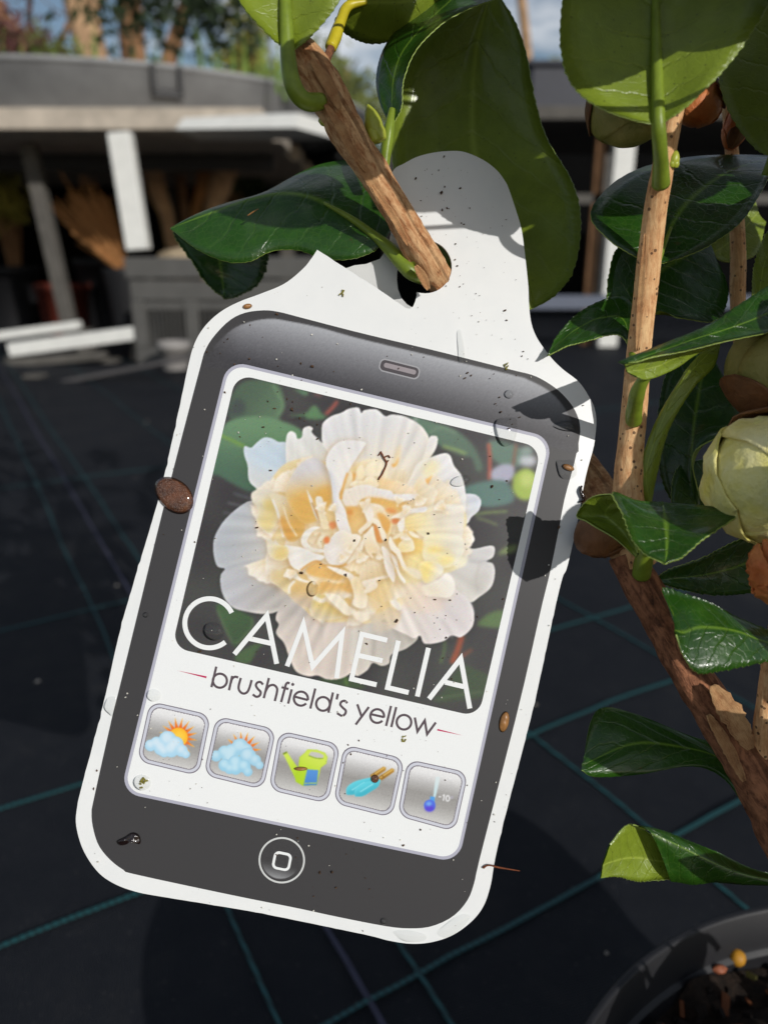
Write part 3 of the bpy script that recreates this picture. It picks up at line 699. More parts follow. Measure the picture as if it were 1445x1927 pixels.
# lower crumpled band
cv.poly(v5([(100, 1260), (210, 1185), (330, 1240), (480, 1290), (520, 1380), (420, 1400), (260, 1370), (120, 1330)]), (228, 176, 92), soft=2.5); cv.line(v5([(30, 1290), (120, 1220), (220, 1180), (300, 1230), (480, 1235), (560, 1210)]), 3.6, (212, 152, 74), soft=1.2)
cv.poly(v5([(330, 1240), (420, 1250), (540, 1290), (630, 1340), (660, 1440), (620, 1445), (560, 1360), (460, 1320)]), (240, 228, 208), soft=1, rim=.4, sh=.6)
cv.poly(v5([(700, 1340), (760, 1200), (860, 1180), (960, 1240), (1010, 1330), (880, 1390), (720, 1410)]), (228, 206, 168), (222, 196, 148), v5([(800, 1230)])[0], v5([(900, 1360)])[0], soft=1.6, sh=.4, rim=.25)
cv.poly(v5([(720, 1420), (820, 1385), (1030, 1335), (1020, 1370), (890, 1400), (880, 1480), (790, 1500)]), (240, 228, 208), soft=1, sh=.5)
cv.poly(v5([(950, 1010), (1010, 1040), (1040, 1090), (1060, 1180), (1100, 1300), (1090, 1420), (1040, 1360), (990, 1250), (970, 1130)]), (238, 230, 218), (232, 222, 212), v5([(990, 1080)])[0], v5([(1080, 1380)])[0], soft=.9, rim=.45, sh=.7)
cv.poly(v5([(1050, 1090), (1090, 1110), (1130, 1200), (1160, 1310), (1215, 1390), (1210, 1430), (1150, 1360), (1110, 1250), (1070, 1150)]), (242, 236, 224), soft=.9, rim=.3, sh=.7)
cv.poly(v5([(1030, 960), (1050, 900), (1100, 990), (1160, 1060), (1190, 1150), (1240, 1280), (1180, 1240), (1130, 1120), (1060, 1050)]), (242, 230, 204), soft=.9, rim=.3, sh=.7)
cv.poly(v5([(1180, 1250), (1260, 1250), (1380, 1290), (1400, 1380), (1330, 1370), (1240, 1300)]), (238, 224, 192), soft=2, sh=.4)
cv.poly(v3([(690, 540), (730, 485), (800, 490), (860, 560), (950, 590), (880, 600), (790, 560)]), (236, 228, 206), soft=1, rim=.4, sh=.5)
cv.poly(v3([(740, 700), (745, 620), (800, 580), (930, 620), (990, 720), (980, 840), (860, 830), (770, 760)]), (214, 176, 106), (200, 178, 150), v3([(860, 640)])[0], v3([(860, 800)])[0], soft=2, rim=.2)
cv.line(v3([(745, 710), (750, 640), (800, 580)]), 5, (232, 224, 206), soft=1.2)
cv.poly(v3([(990, 730), (1080, 710), (1250, 740), (1330, 870), (1270, 930), (1120, 960), (1000, 950), (950, 880)]), (216, 190, 110), (206, 188, 150), v3([(1100, 800)])[0], v3([(1050, 940)])[0], soft=1.5, rim=.3, sh=.3)
cv.line(v3([(980, 740), (1060, 780), (1110, 760), (1200, 830), (1290, 900)]), 8, (240, 230, 208), soft=1.4)
cv.poly(v3([(1090, 710), (1220, 720), (1330, 830), (1390, 870), (1310, 920), (1200, 830)]), (238, 226, 200), soft=1.2, rim=.3, sh=.6)
cv.poly(v3([(1010, 580), (1200, 600), (1300, 580), (1390, 640), (1360, 700), (1220, 680), (1080, 690)]), (222, 168, 84), soft=4, alpha=.8); cv.line(v3([(1020, 590), (1120, 580), (1230, 600)]), 3, (236, 206, 150), soft=1.2)
cv.poly(v4([(0, 580), (60, 540), (110, 620), (160, 720), (150, 830), (90, 850), (20, 810), (30, 720)]), (240, 226, 196), (232, 206, 154), v4([(80, 780)])[0], v4([(60, 600)])[0], soft=1.3, rim=.4, sh=.5)
cv.poly(v4([(130, 680), (230, 580), (260, 640), (180, 700)]), (238, 224, 200), soft=1.2, sh=.4)
cv.poly(v4([(0, 870), (60, 880), (180, 900), (170, 960), (110, 980), (40, 940)]), (238, 226, 204), soft=2, sh=.4)
cv.poly(v4([(180, 700), (320, 640), (400, 700), (380, 830), (300, 900), (200, 850)]), (228, 198, 140), soft=4, alpha=.8)
cv.poly(v4([(190, 900), (280, 900), (380, 840), (470, 860), (480, 960), (380, 1060), (240, 1080), (200, 1000)]), (218, 198, 166), (204, 192, 176), v4([(340, 900)])[0], v4([(260, 1050)])[0], soft=3, alpha=.9)
cv.poly(v4([(380, 780), (440, 770), (490, 830), (470, 870), (410, 830)]), (240, 232, 218), soft=1.5, sh=.3)
for i in range(16):          # loose petal tips over the crumpled heart
    a = nrs.rand() * 6.283; r = 40 + 130 * nrs.rand(); x, y = 690 + r * math.cos(a), 1000 + r * math.sin(a) * .8
    if y < 930 or (x < 560 and y < 1000): continue
    ruffle(x, y, a + nrs.normal(0, .9), 13 + 10 * nrs.rand(), 6 + 8 * nrs.rand(), (230, 198, 140), (244, 234, 214), sh=.5, rim=.6)
fm = np.clip(cv.fl, 0, 1)[..., None] * .2
cv.a = cv.a * (1 - fm) + np.array((233, 222, 202)) * fm
# petal ribs, print grain
th = np.arctan2(cv.Y - 1000, cv.X - 690); rr = np.hypot(cv.X - 690, cv.Y - 1000)
wv = np.zeros_like(th)
for k in range(14):
    f = nrs.randint(14, 70); wv += np.sin(th * f + nrs.rand() * 6.28 + rr * (nrs.rand() - .5) * .05)
cv.a *= 1 + (wv * 0.0055 * np.clip(rr / 160, 0, 1.2) * cv.fl)[..., None]
g = np.sin((cv.X * .95 + cv.Y * .3) * 1.28) * np.sin((cv.Y * .95 - cv.X * .3) * 1.28)
for k in range(3): cv.a[..., k] = cv.blur(cv.a[..., k], 0.9)
cv.a += (g * 2.4)[..., None] + nrs.normal(0, 2.6, cv.a.shape)
bl = np.stack([cv.blur(cv.a[..., k], 3.0) for k in range(3)], 2)
cv.a = cv.a + (cv.a - bl) * 0.3
bl = np.stack([cv.blur(cv.a[..., k], 22.0) for k in range(3)], 2)
cv.a = cv.a + (cv.a - bl) * 0.1 - 4
cv.build('flower_print', PHO, 3.0, 0.00009, plant_tag)

# ------------------------------------------------------------------ upper sheen print of the phone body
ct = Canvas(384, 586, 1092, 852, 2.0, (64, 63, 64))
sheen = cr(np.array([(388, 690), (399, 660), (417, 638), (442, 617), (474, 605), (510, 600), (546, 605), (604, 617), (680, 638), (839, 676), (966, 706), (992, 714), (1030, 734), (1056, 760), (1075, 795), (1080, 850), (1000, 830), (700, 757), (460, 700)]), 160, True)
m, _ = ct.mask(sheen, 1.0)
ax = np.array([0.235, -0.972])
s = (ct.X - 540) * ax[0] + (ct.Y - 605) * ax[1]       # 0 at the top edge, negative down the body
t = np.clip(-s / 95.0, 0, 1)
C = np.array([166, 168, 173]) * (1 - t)[..., None] ** 1.1 + np.array([64, 63, 67]) * (1 - (1 - t)[..., None] ** 1.1)
fade = np.clip((ct.X - 392) / 60, 0, 1) * np.clip((1086 - ct.X) / 26, 0, 1)
ct.a += (C - ct.a) * (m * (0.35 + 0.65 * fade))[..., None]
ct.a += nrs.normal(0, 3.0, ct.a.shape[:2])[..., None]
ins = m > 0.0
def build_mask(cn, ins, name, off, parent):
    idx = -np.ones((cn.h, cn.w), dtype=np.int64); idx[ins] = np.arange(ins.sum())
    f = ins[:-1, :-1] & ins[1:, :-1] & ins[:-1, 1:] & ins[1:, 1:]
    F = np.stack([idx[1:, :-1][f], idx[1:, 1:][f], idx[:-1, 1:][f], idx[:-1, :-1][f]], 1)
    V = Tarr(np.stack([cn.X[ins], cn.Y[ins]], 1), off)
    return mobj(name, V, F, M_VCOL, parent, cols=lin(np.clip(cn.a, 0, 255))[ins])
build_mask(ct, ins, 'sheen_print', 0.000045, plant_tag)

# ------------------------------------------------------------------ icon tiles
TILES = [[(283, 1319), (398, 1345), (374.5, 1460), (258, 1432)], [(407.6, 1346.8), (520.6, 1371.5), (495.5, 1486), (383.2, 1458.5)], [(526, 1374), (641.7, 1400), (617.4, 1512), (505.4, 1486)],
         [(647.5, 1400.5), (762, 1427), (737.5, 1538.6), (627, 1511)], [(767, 1428), (881, 1453), (856, 1565), (747, 1535)]]
def sunny(c, f, cx, cy, r0, r1, a0, a1, n, disc):
    for k in range(n):
        a = math.radians(a0 + (a1 - a0) * k / (n - 1)); da = 0.13
        p = [(cx + r0 * .75 * math.cos(a - da * 1.7), cy + r0 * .75 * math.sin(a - da * 1.7)), (cx + r1 * math.cos(a), cy + r1 * math.sin(a)), (cx + r0 * .75 * math.cos(a + da * 1.7), cy + r0 * .75 * math.sin(a + da * 1.7))]
        c.poly(f(p), (232, 108, 40), (246, 190, 70), f([(cx + r0 * .8 * math.cos(a), cy + r0 * .8 * math.sin(a))])[0], f([(cx + r1 * math.cos(a), cy + r1 * math.sin(a))])[0], smooth=False, soft=.6)
    x, y = f([(cx, cy)])[0]; s = 1 / 4.379
    c.blob(x, y, r0 * .82 * s, r0 * .82 * s, (232, 112, 40), soft=.7); c.blob(x, y, disc * s, disc * s, (248, 186, 50), soft=.8); c.blob(x + 2, y - 1, disc * .6 * s, disc * .6 * s, (250, 204, 70), soft=3)
def cloud(c, f, blobs, col, hi, edge=(150, 196, 220)):
    s = 1 / 4.379
    for x, y, r in blobs: px, py = f([(x, y)])[0]; c.blob(px, py, r * s + .9, r * s + .9, edge, soft=.6)
    for x, y, r in blobs: px, py = f([(x, y)])[0]; c.blob(px, py, r * s, r * s, col, soft=.8)
    for x, y, r in blobs: px, py = f([(x - r * .1, y - r * .25)])[0]; c.blob(px, py, r * s * .62, r * s * .62, hi, soft=2.6, alpha=.7)
def pic0(c):
    sunny(c, vI, 378, 380, 95, 165, -165, 75, 12, 78)
    cloud(c, vI, [(150, 448, 44), (200, 430, 50), (290, 400, 68), (235, 470, 55), (355, 440, 62), (320, 480, 62), (405, 490, 48), (440, 520, 30), (262, 500, 42)], (172, 214, 236), (222, 234, 242))
def pic1(c):
    sunny(c, vI, 905, 490, 95, 160, -165, 20, 9, 70)
    cloud(c, vI, [(690, 535, 42), (760, 505, 52), (885, 460, 66), (820, 500, 60), (800, 550, 60), (940, 480, 44)], (158, 206, 228), (206, 230, 240))
    cloud(c, vI, [(950, 535, 64), (1010, 570, 44), (1045, 610, 30)], (160, 206, 228), (208, 230, 240))
    cloud(c, vI, [(760, 610, 48), (850, 590, 58), (850, 640, 46), (920, 620, 50), (950, 665, 34), (800, 640, 40)], (152, 204, 228), (206, 232, 242))
def pic2(c):
    g, g2 = (176, 212, 42), (204, 226, 84)
    c.poly(vJ([(122, 250), (150, 240), (205, 320), (250, 380), (240, 440), (205, 420)]), g2, g, vJ([(150, 260)])[0], vJ([(230, 420)])[0], smooth=False)
    c.line(vJ([(122, 254), (150, 240)]), 3, (120, 140, 40))
    m_ = c.poly(vJ([(236, 275), (272, 245), (292, 220), (360, 224), (415, 245), (432, 275), (424, 320), (385, 350), (368, 420), (355, 470), (262, 475), (210, 448), (205, 410), (228, 350)]), g, g2, vJ([(240, 420)])[0], vJ([(330, 260)])[0], smooth=False, rim=.35, rimc=(150, 186, 30), rimw=2.0)
    c.poly(vJ([(298, 262), (318, 236), (370, 244), (405, 262), (400, 284), (350, 280)]), (196, 194, 188), smooth=False); c.line(vJ([(300, 264), (350, 282), (402, 284)]), 1.6, (120, 150, 40))
    c.poly(vJ([(290, 360), (368, 366), (356, 470), (264, 474)]), (86, 146, 214), (76, 132, 204), vJ([(320, 370)])[0], vJ([(310, 470)])[0], smooth=False); c.line(vJ([(270, 458), (356, 455)]), 1.7, (176, 212, 80))
    c.line(vJ([(262, 358), (292, 362)]), 2, (140, 176, 34), alpha=.5)
def pic3(c):
    for dx, dy in ((0, 0), (58, 12)):
        q = lambda p: vJ([(x + dx, y + dy) for x, y in p])
        c.poly(q([(728, 400), (820, 340), (838, 348), (836, 366), (750, 425), (735, 420)]), (196, 150, 62), (160, 116, 42), q([(780, 350)])[0], q([(790, 400)])[0], smooth=False)
        c.line(q([(738, 408), (828, 348)]), 1.8, (226, 190, 110)); c.line(q([(750, 388), (770, 410)]), 1.6, (130, 90, 34))
        c.poly(q([(560, 520), (570, 480), (620, 445), (690, 425), (735, 418), (740, 432), (724, 470), (680, 500), (620, 535), (570, 538)]), (96, 206, 222), (62, 176, 196), q([(620, 450)])[0], q([(650, 520)])[0], rim=.35, rimc=(140, 222, 234), rimw=2)
        c.line(q([(600, 505), (690, 450)]), 2.4, (150, 226, 236), alpha=.8)
def pic4(c):
    c.poly(vJ([(1168, 545), (1182, 425), (1192, 412), (1206, 414), (1212, 426), (1182, 552)]), (214, 226, 228), (196, 222, 228), vJ([(1195, 420)])[0], vJ([(1170, 540)])[0], soft=.8)
    c.poly(vJ([(1144, 548), (1178, 552), (1176, 600), (1146, 598)]), (84, 160, 228), smooth=False)
    c.blob(*vJ([(1142, 612)])[0], 11, 11, (80, 110, 224), soft=.7); c.blob(*vJ([(1140, 632)])[0], 8.5, 6, (92, 70, 210), soft=2); c.blob(*vJ([(1136, 600)])[0], 5, 4, (120, 176, 238), soft=2)
    wt = (238, 238, 240)
    c.line(vJ([(1204, 550), (1222, 553)]), 2.2, wt); c.line(vJ([(1232, 545), (1243, 538), (1236, 578)]), 2.2, wt)
    a = np.linspace(0, 2 * math.pi, 30); c.line(vJ([(1267 + 12 * math.cos(t) - 0 * math.sin(t), 562 + 19 * math.sin(t)) for t in a]), 2.2, wt); c.line(vJ([(1296 + 7 * math.cos(t), 556 + 7 * math.sin(t)) for t in a]), 1.2, (190, 186, 206))
tile_names = ['sun icon print with a small cloud', 'sun icon print half hidden by blue clouds', 'green watering can icon print', 'pair of blue trowels icon print', 'thermometer icon print reading -10']
for q, pic, lb in zip(TILES, (pic0, pic1, pic2, pic3, pic4), tile_names):
    qa = np.array(q)
    r1 = sh_poly('icon_tile_print', rquad(q, 23), 0.00017, print_mat('print_tile_line', (118, 112, 124)), plant_tag)
    tag(r1, lb)
    sh_poly('tile_rim_print', rquad(q, 22, inset=1.8), 0.00020, print_mat('print_tile_rim', (204, 206, 216)), r1)
    sh_poly('tile_line_print', rquad(q, 17, inset=7.0), 0.00023, print_mat('print_tile_line', (128, 122, 130)), r1)
    c = Canvas(qa[:, 0].min(), qa[:, 1].min(), qa[:, 0].max(), qa[:, 1].max(), 1.25, (200, 200, 200))
    u0, u1 = (qa[0] + qa[1]) / 2, (qa[2] + qa[3]) / 2; d = u1 - u0
    t = np.clip(((c.X - u0[0]) * d[0] + (c.Y - u0[1]) * d[1]) / d.dot(d), 0, 1)
    K = np.array([[236, 236, 236], [226, 226, 226], [184, 183, 182], [152, 150, 147], [162, 160, 157], [188, 187, 184], [216, 215, 213]], dtype=float)
    ti = t * 6; i0 = np.minimum(ti.astype(int), 5); fr = (ti - i0)[..., None]
    c.a = K[i0] * (1 - fr) + K[i0 + 1] * fr + nrs.normal(0, 3.5, (c.h, c.w, 1))
    pic(c)
    mk, _ = c.mask(np.array(rquad(q, 16, inset=8.2)), 0.0)
    build_mask(c, mk > 0.4, 'icon_picture_print', 0.00026, r1)

# ------------------------------------------------------------------ lettering, drawn as pen strokes
def stroke_mesh(strokes, w, name, off, mat, parent, discs=()):
    V, F = [], []
    for si, s in enumerate(strokes):
        closed = len(s) > 3 and s[0] == s[-1]
        p = np.array(s, dtype=float)
        t = np.gradient(p, axis=0)
        if closed: t[0] = t[-1] = p[1] - p[-2]
        ln = np.linalg.norm(t, axis=1)[:, None] + 1e-9; t /= ln
        n = np.stack([-t[:, 1], t[:, 0]], 1)
        mit = np.ones(len(p))
        for i in range(1, len(p) - 1):
            a = p[i] - p[i - 1]; b = p[i + 1] - p[i]; a /= np.linalg.norm(a) + 1e-9; b /= np.linalg.norm(b) + 1e-9
            h = a + b; hl = np.linalg.norm(h)
            if hl > 1e-3:
                h /= hl; n[i] = (-h[1], h[0]); mit[i] = min(3.2, 1 / max(0.2, abs(h.dot(a))))
        A, B = p + n * (w / 2 * mit)[:, None], p - n * (w / 2 * mit)[:, None]
        o = off + 0.0000015 * si
        b0 = len(V)
        for a, b in zip(A, B): V.append(T(*a, o)); V.append(T(*b, o))
        for i in range(len(p) - 1):
            q = (b0 + 2 * i, b0 + 2 * i + 1, b0 + 2 * i + 3, b0 + 2 * i + 2)
            F.append(q)
    for x, y, r in discs:
        b0 = len(V); 
        for k in range(20): V.append(T(x + r * math.cos(k * .31416), y + r * math.sin(k * .31416), off))
        F.append(tuple(range(b0, b0 + 20)))
    F2 = []
    for f in F:
        a, b, c = V[f[0]], V[f[1]], V[f[2]]
        F2.append(f if (b - a).cross(c - a).dot(TNW) > 0 else tuple(reversed(f)))
    return mobj(name, V, F2, mat, parent)
def arc(cx, cy, r, a0, a1, n=28, sy=1.0, rot=0.0):
    return [(cx + r * math.cos(math.radians(a)) , cy + r * sy * math.sin(math.radians(a))) for a in np.linspace(a0, a1, n)]
def sm(p, n=18): return [tuple(q) for q in cr(p, n)]
LW = 9.2
letters = [('C', [arc(394.7, 1172.7, 46.2, -25, -310, 50)]),
    ('A', [[(441.5, 1231), (502.5, 1158), (521, 1249)], [(468, 1201), (510, 1210.5)]]),
    ('M', [[(540.5, 1253.5), (571, 1174), (588.5, 1254), (644, 1191), (633.5, 1276)]]),
    ('E', [[(728.5, 1204.7), (681, 1193.3), (661.5, 1277.5), (708.5, 1288.4)], [(674, 1233), (719.6, 1243.2)]]),
    ('L', [[(749.5, 1205.5), (729, 1293.6), (768.7, 1303)]]),
    ('I', [[(806, 1219), (785, 1310.5)]]),
    ('A', [[(807, 1315), (866.5, 1239), (883.6, 1333)], [(837, 1283.5), (872.4, 1292)]])]
for ch, st in letters:
    stroke_mesh(st, LW, 'headline_letter', 0.00018, M_LETTER, plant_tag)
TW = 4.4
small = [[vX([(452, 125), (405, 325)]), vX(arc(487, 262, 68, 0, 360, 32))], [vX([(607, 215), (575, 355)]), vX(sm([(592, 285), (605, 245), (632, 224), (665, 230)]))],
    [vX(sm([(690, 235), (668, 320), (680, 365), (715, 387), (752, 372), (775, 325), (795, 255)], 26))], [vX(sm([(905, 300), (880, 275), (850, 280), (836, 308), (855, 342), (882, 372), (872, 406), (840, 418), (805, 395)], 30))],
    [vX([(962, 235), (912, 432)]), vX(sm([(925, 375), (958, 318), (1005, 303), (1038, 330), (1040, 372), (1019, 460)], 24))], [vX(sm([(1162, 290), (1145, 281), (1128, 296), (1118, 330), (1080, 470)], 20)), vX([(1085, 325), (1152, 343)])],
    [vX([(1183, 345), (1148, 485)])], [vX([(1210, 416), (1340, 450)]), vX(arc(1272, 436, 68, 12, -318, 40))], [vY([(65, 122), (20, 305)])], [vY(arc(135, 262, 62, 0, 360, 32)), vY([(225, 158), (183, 342)])],
    [vY([(270, 170), (258, 222)])], [vY(sm([(355, 255), (330, 234), (300, 244), (292, 270), (314, 297), (340, 322), (335, 352), (305, 370), (262, 345)], 30))],
    [vY([(445, 265), (482, 372)]), vY([(550, 290), (430, 450)])], [vY([(568, 355), (688, 382)]), vY(arc(625, 372, 62, 12, -318, 40))], [vY([(750, 280), (705, 462)])], [vY([(797, 290), (752, 472)])],
    [vY(arc(867, 428, 66, 0, 360, 34))], [vY([(965, 385), (989, 512), (1055, 412), (1076, 537), (1155, 430)])]]
for i, st in enumerate(small):
    d = [vX([(1193, 298)])[0] + (2.9,)] if i == 6 else ()
    st = [[tuple(p) for p in s] for s in st]
    for s in st:
        if len(s) > 20 and math.dist(s[0], s[-1]) < .01: s[-1] = s[0]
    stroke_mesh(st, TW, 'subtitle_letter', 0.00018, M_TYPE, plant_tag, d)
sh_poly('crimson_dash_print', vX([(70, 162), (358, 219), (355, 238)]), 0.00018, M_PINK, plant_tag)
sh_poly('crimson_dash_print', vY([(1170, 488), (1400, 548), (1167, 503)]), 0.00018, M_PINK, plant_tag)

# home button and speaker slot
def ring(cx, cy, r0, r1, name, off, mat, parent):
    o = [(cx + r1 * math.cos(a), cy + r1 * math.sin(a)) for a in np.linspace(0, 2 * math.pi, 64, endpoint=False)]
    i = [(cx + r0 * math.cos(a), cy + r0 * math.sin(a)) for a in np.linspace(0, 2 * math.pi, 64, endpoint=False)]
    return sh_poly(name, o, off, mat, parent, holes=(i[::-1],))
hb = ring(530.5, 1618.6, 40.2, 43.6, 'home_button_print', 0.00008, print_mat('print_ring', (206, 208, 206)), plant_tag)
ch_ = Canvas(488, 1578, 574, 1662, 1.3, (64, 63, 64))
for y_, c_ in ((0, (176, 178, 180)),):
    rr_ = np.hypot(ch_.X - 528.5, ch_.Y - 1617.5)
    dn = np.clip(((ch_.Y - 1626) * .97 - (ch_.X - 530) * .22) / 34, 0, 1) ** 1.3
    k_ = np.clip(36.5 - rr_, 0, 1) * dn
    ch_.a += (np.array(c_) - ch_.a) * k_[..., None]
    ch_.a += nrs.normal(0, 2.5, ch_.a.shape[:2])[..., None]
build_mask(ch_, np.hypot(ch_.X - 530.5, ch_.Y - 1618.6) < 40, 'button_sheen_print', 0.00006, hb)
def rot_rect(cx, cy, w, h, deg):
    a = math.radians(deg); c, s = math.cos(a), math.sin(a)
    return [(cx + x * c - y * s, cy + x * s + y * c) for x, y in ((-w / 2, -h / 2), (w / 2, -h / 2), (w / 2, h / 2), (-w / 2, h / 2))]
R = rot_rect(530.8, 1620.2, 34.5, 34.5, 11.5)
sh_poly('button_square_print', rquad(R, 10), 0.00010, M_LETTER, hb, holes=(rquad(rot_rect(530.8, 1620.4, 25, 25, 11.5), 6)[::-1],))
sp = sh_poly('speaker_slot_print', rquad(rot_rect(751.5, 694.5, 78, 25, 14), 10), 0.00008, print_mat('print_slot_rim', (160, 160, 164)), plant_tag)
sh_poly('slot_hollow_print', rquad(rot_rect(751.5, 694.5, 73, 20, 14), 8), 0.00011, print_mat('print_slot', (74, 69, 73)), sp)
sh_poly('slot_bar_print', rquad(rot_rect(752.5, 694.0, 62, 9, 14), 4), 0.00014, print_mat('print_slot_bar', (150, 142, 146)), sp)
# ================================================================== camellia materials
def leaf_mat(name, base, dark, rib, rough, spec, vein, coat=0.0, dots=False):
    k = NT(name); uv = k.uv(); ob = k.obj()
    s = k.new('ShaderNodeSeparateXYZ'); k.link(uv, s.inputs[0])
    u, v = s.outputs[0], s.outputs[1]
    av = k.math('ABSOLUTE', k.math('SUBTRACT', v, 0.5))                 # 0 on the midrib, 0.5 at the edge
    wob = k.math('MULTIPLY', k.noise(7.0, 3, 0.5, uv), 0.55)
    ph = k.math('FRACT', k.math('ADD', k.math('SUBTRACT', k.math('MULTIPLY', u, 7.5), k.math('MULTIPLY', av, 2.6)), wob))
    ln = k.math('SUBTRACT', 1.0, k.math('MULTIPLY', k.math('ABSOLUTE', k.math('SUBTRACT', ph, 0.5)), 15.0), clamp=True)
    ln = k.math('MULTIPLY', ln, k.math('SUBTRACT', 1.0, k.math('MULTIPLY', av, 1.7), clamp=True))
    midr = k.math('SUBTRACT', 1.0, k.math('MULTIPLY', av, 30.0), clamp=True)
    vo2 = k.new('ShaderNodeTexVoronoi', feature='DISTANCE_TO_EDGE'); vo2.inputs['Scale'].default_value = 520.0; k.link(ob, vo2.inputs['Vector'])
    net = k.math('SUBTRACT', 1.0, k.math('MULTIPLY', vo2.outputs['Distance'], 14.0), clamp=True)
    n = k.noise(130.0, 5, 0.65, ob); n2 = k.noise(1100.0, 3, 0.6, ob); n3 = k.noise(55.0, 4, 0.6, ob)
    col = k.ramp(n, [(0.25, L4(dark)), (0.75, L4(base))])
    oi = k.new('ShaderNodeObjectInfo')
    col = k.mix(k.math('MULTIPLY', oi.outputs['Random'], 0.35), col, tuple(lin(base) * np.array([1.25, 1.12, .9])) + (1,))
    col = k.mix(k.math('MULTIPLY', net, vein * .8), col, L4(rib))
    col = k.mix(k.math('MULTIPLY', ln, vein * 1.5), col, L4(rib))
    col = k.mix(k.math('MULTIPLY', midr, min(1.0, vein * 7)), col, L4(rib))
    dust = k.math('MULTIPLY', k.math('GREATER_THAN', n2, 0.70), 0.5)
    col = k.mix(k.math('MULTIPLY', dust, 0.14), col, L4((150, 148, 120)))
    spot = k.math('GREATER_THAN', k.noise(420.0, 2, 0.5, ob), 0.76)
    col = k.mix(k.math('MULTIPLY', spot, 0.5), col, L4((70, 52, 22)))
    if dots:
        vo = k.new('ShaderNodeTexVoronoi'); vo.inputs['Scale'].default_value = 420.0; k.link(ob, vo.inputs['Vector'])
        dt = k.math('LESS_THAN', vo.outputs['Distance'], 0.10)
        col = k.mix(k.math('MULTIPLY', dt, 0.55), col, L4((50, 52, 22)))
    rg = k.math('ADD', rough - 0.10, k.math('ADD', k.math('MULTIPLY', n3, 0.22), k.math('MULTIPLY', dust, .2)))
    k.set(Base_Color=col, Roughness=rg, Specular_IOR_Level=spec, Coat_Weight=coat, Coat_Roughness=0.10)
    h = k.math('ADD', k.math('ADD', k.math('MULTIPLY', ln, -0.9), k.math('MULTIPLY', net, -0.10)), k.math('ADD', k.math('MULTIPLY', n2, 0.12), k.math('MULTIPLY', n3, 1.6)))
    k.bump(h, 0.5, 0.0007)
    return k.m
M_LTOP = leaf_mat('leaf_upper_face', (42, 84, 18), (20, 50, 9), (112, 146, 46), 0.30, 0.45, 0.10, 0.28)
M_LUND = leaf_mat('leaf_lower_face', (126, 146, 42), (96, 114, 28), (158, 174, 70), 0.40, 0.45, 0.10, 0.15, dots=True)
M_LRIM = flat('leaf_cut_edge', (150, 172, 84), 0.4, 0.5, 0.2, 200)
M_PET = flat('green_petiole', (122, 142, 44), 0.38, 0.4, 0.2, 260, 0.2, 900, 0.0003)
M_PETY = flat('yellow_petiole', (206, 190, 40), 0.4, 0.5, 0.1, 260)
M_BUDG = flat('green_bud', (168, 176, 62), 0.35, 0.5, 0.15, 300, 0.2, 900, 0.0003)
def bark_mat(name, a, b, c, dots=True, bstr=0.9):
    k = NT(name); uv = k.uv(); ob = k.obj()
    st = k.scaled(uv, (70.0, 7.0, 1.0))
    n = k.noise(3.2, 7, 0.68, st, 0.8); n2 = k.noise(220.0, 5, 0.7, ob); n3 = k.noise(60.0, 3, 0.5, ob)
    f = k.math('ADD', k.math('MULTIPLY', n, 0.55), k.math('MULTIPLY', n2, 0.45))
    col = k.ramp(f, [(0.34, L4(c)), (0.45, L4(b)), (0.56, L4(a)), (0.72, L4(tuple(min(255, q * 1.12) for q in a)))])
    col = k.mix(k.math('MULTIPLY', k.math('GREATER_THAN', n3, 0.56), 0.22), col, L4(b))
    h = f
    if dots:
        vo = k.new('ShaderNodeTexVoronoi'); vo.inputs['Scale'].default_value = 480.0; k.link(ob, vo.inputs['Vector'])
        dt = k.math('LESS_THAN', vo.outputs['Distance'], 0.19)
        col = k.mix(k.math('MULTIPLY', dt, .8), col, L4((66, 42, 30)))
        h = k.math('SUBTRACT', f, k.math('MULTIPLY', dt, 0.3))
    k.set(Base_Color=col, Roughness=0.72, Specular_IOR_Level=0.3)
    k.bump(h, bstr, 0.0012)
    return k.m
M_BARK = bark_mat('peeling_tan_bark', (226, 184, 136), (184, 128, 84), (104, 64, 42), False, 1.0)
M_TWIG = bark_mat('smooth_tan_bark', (236, 192, 140), (216, 162, 112), (150, 98, 64), True, 0.5)
M_TRUNK = bark_mat('rough_brown_bark', (174, 118, 84), (122, 78, 54), (58, 36, 26), False, 1.0)

camellia = empty('camellia_shrub', (0.181, 0.102, 0.13))
tag(camellia, 'potted camellia with glossy toothed leaves, tan stems and pale yellow buds', 'shrub')

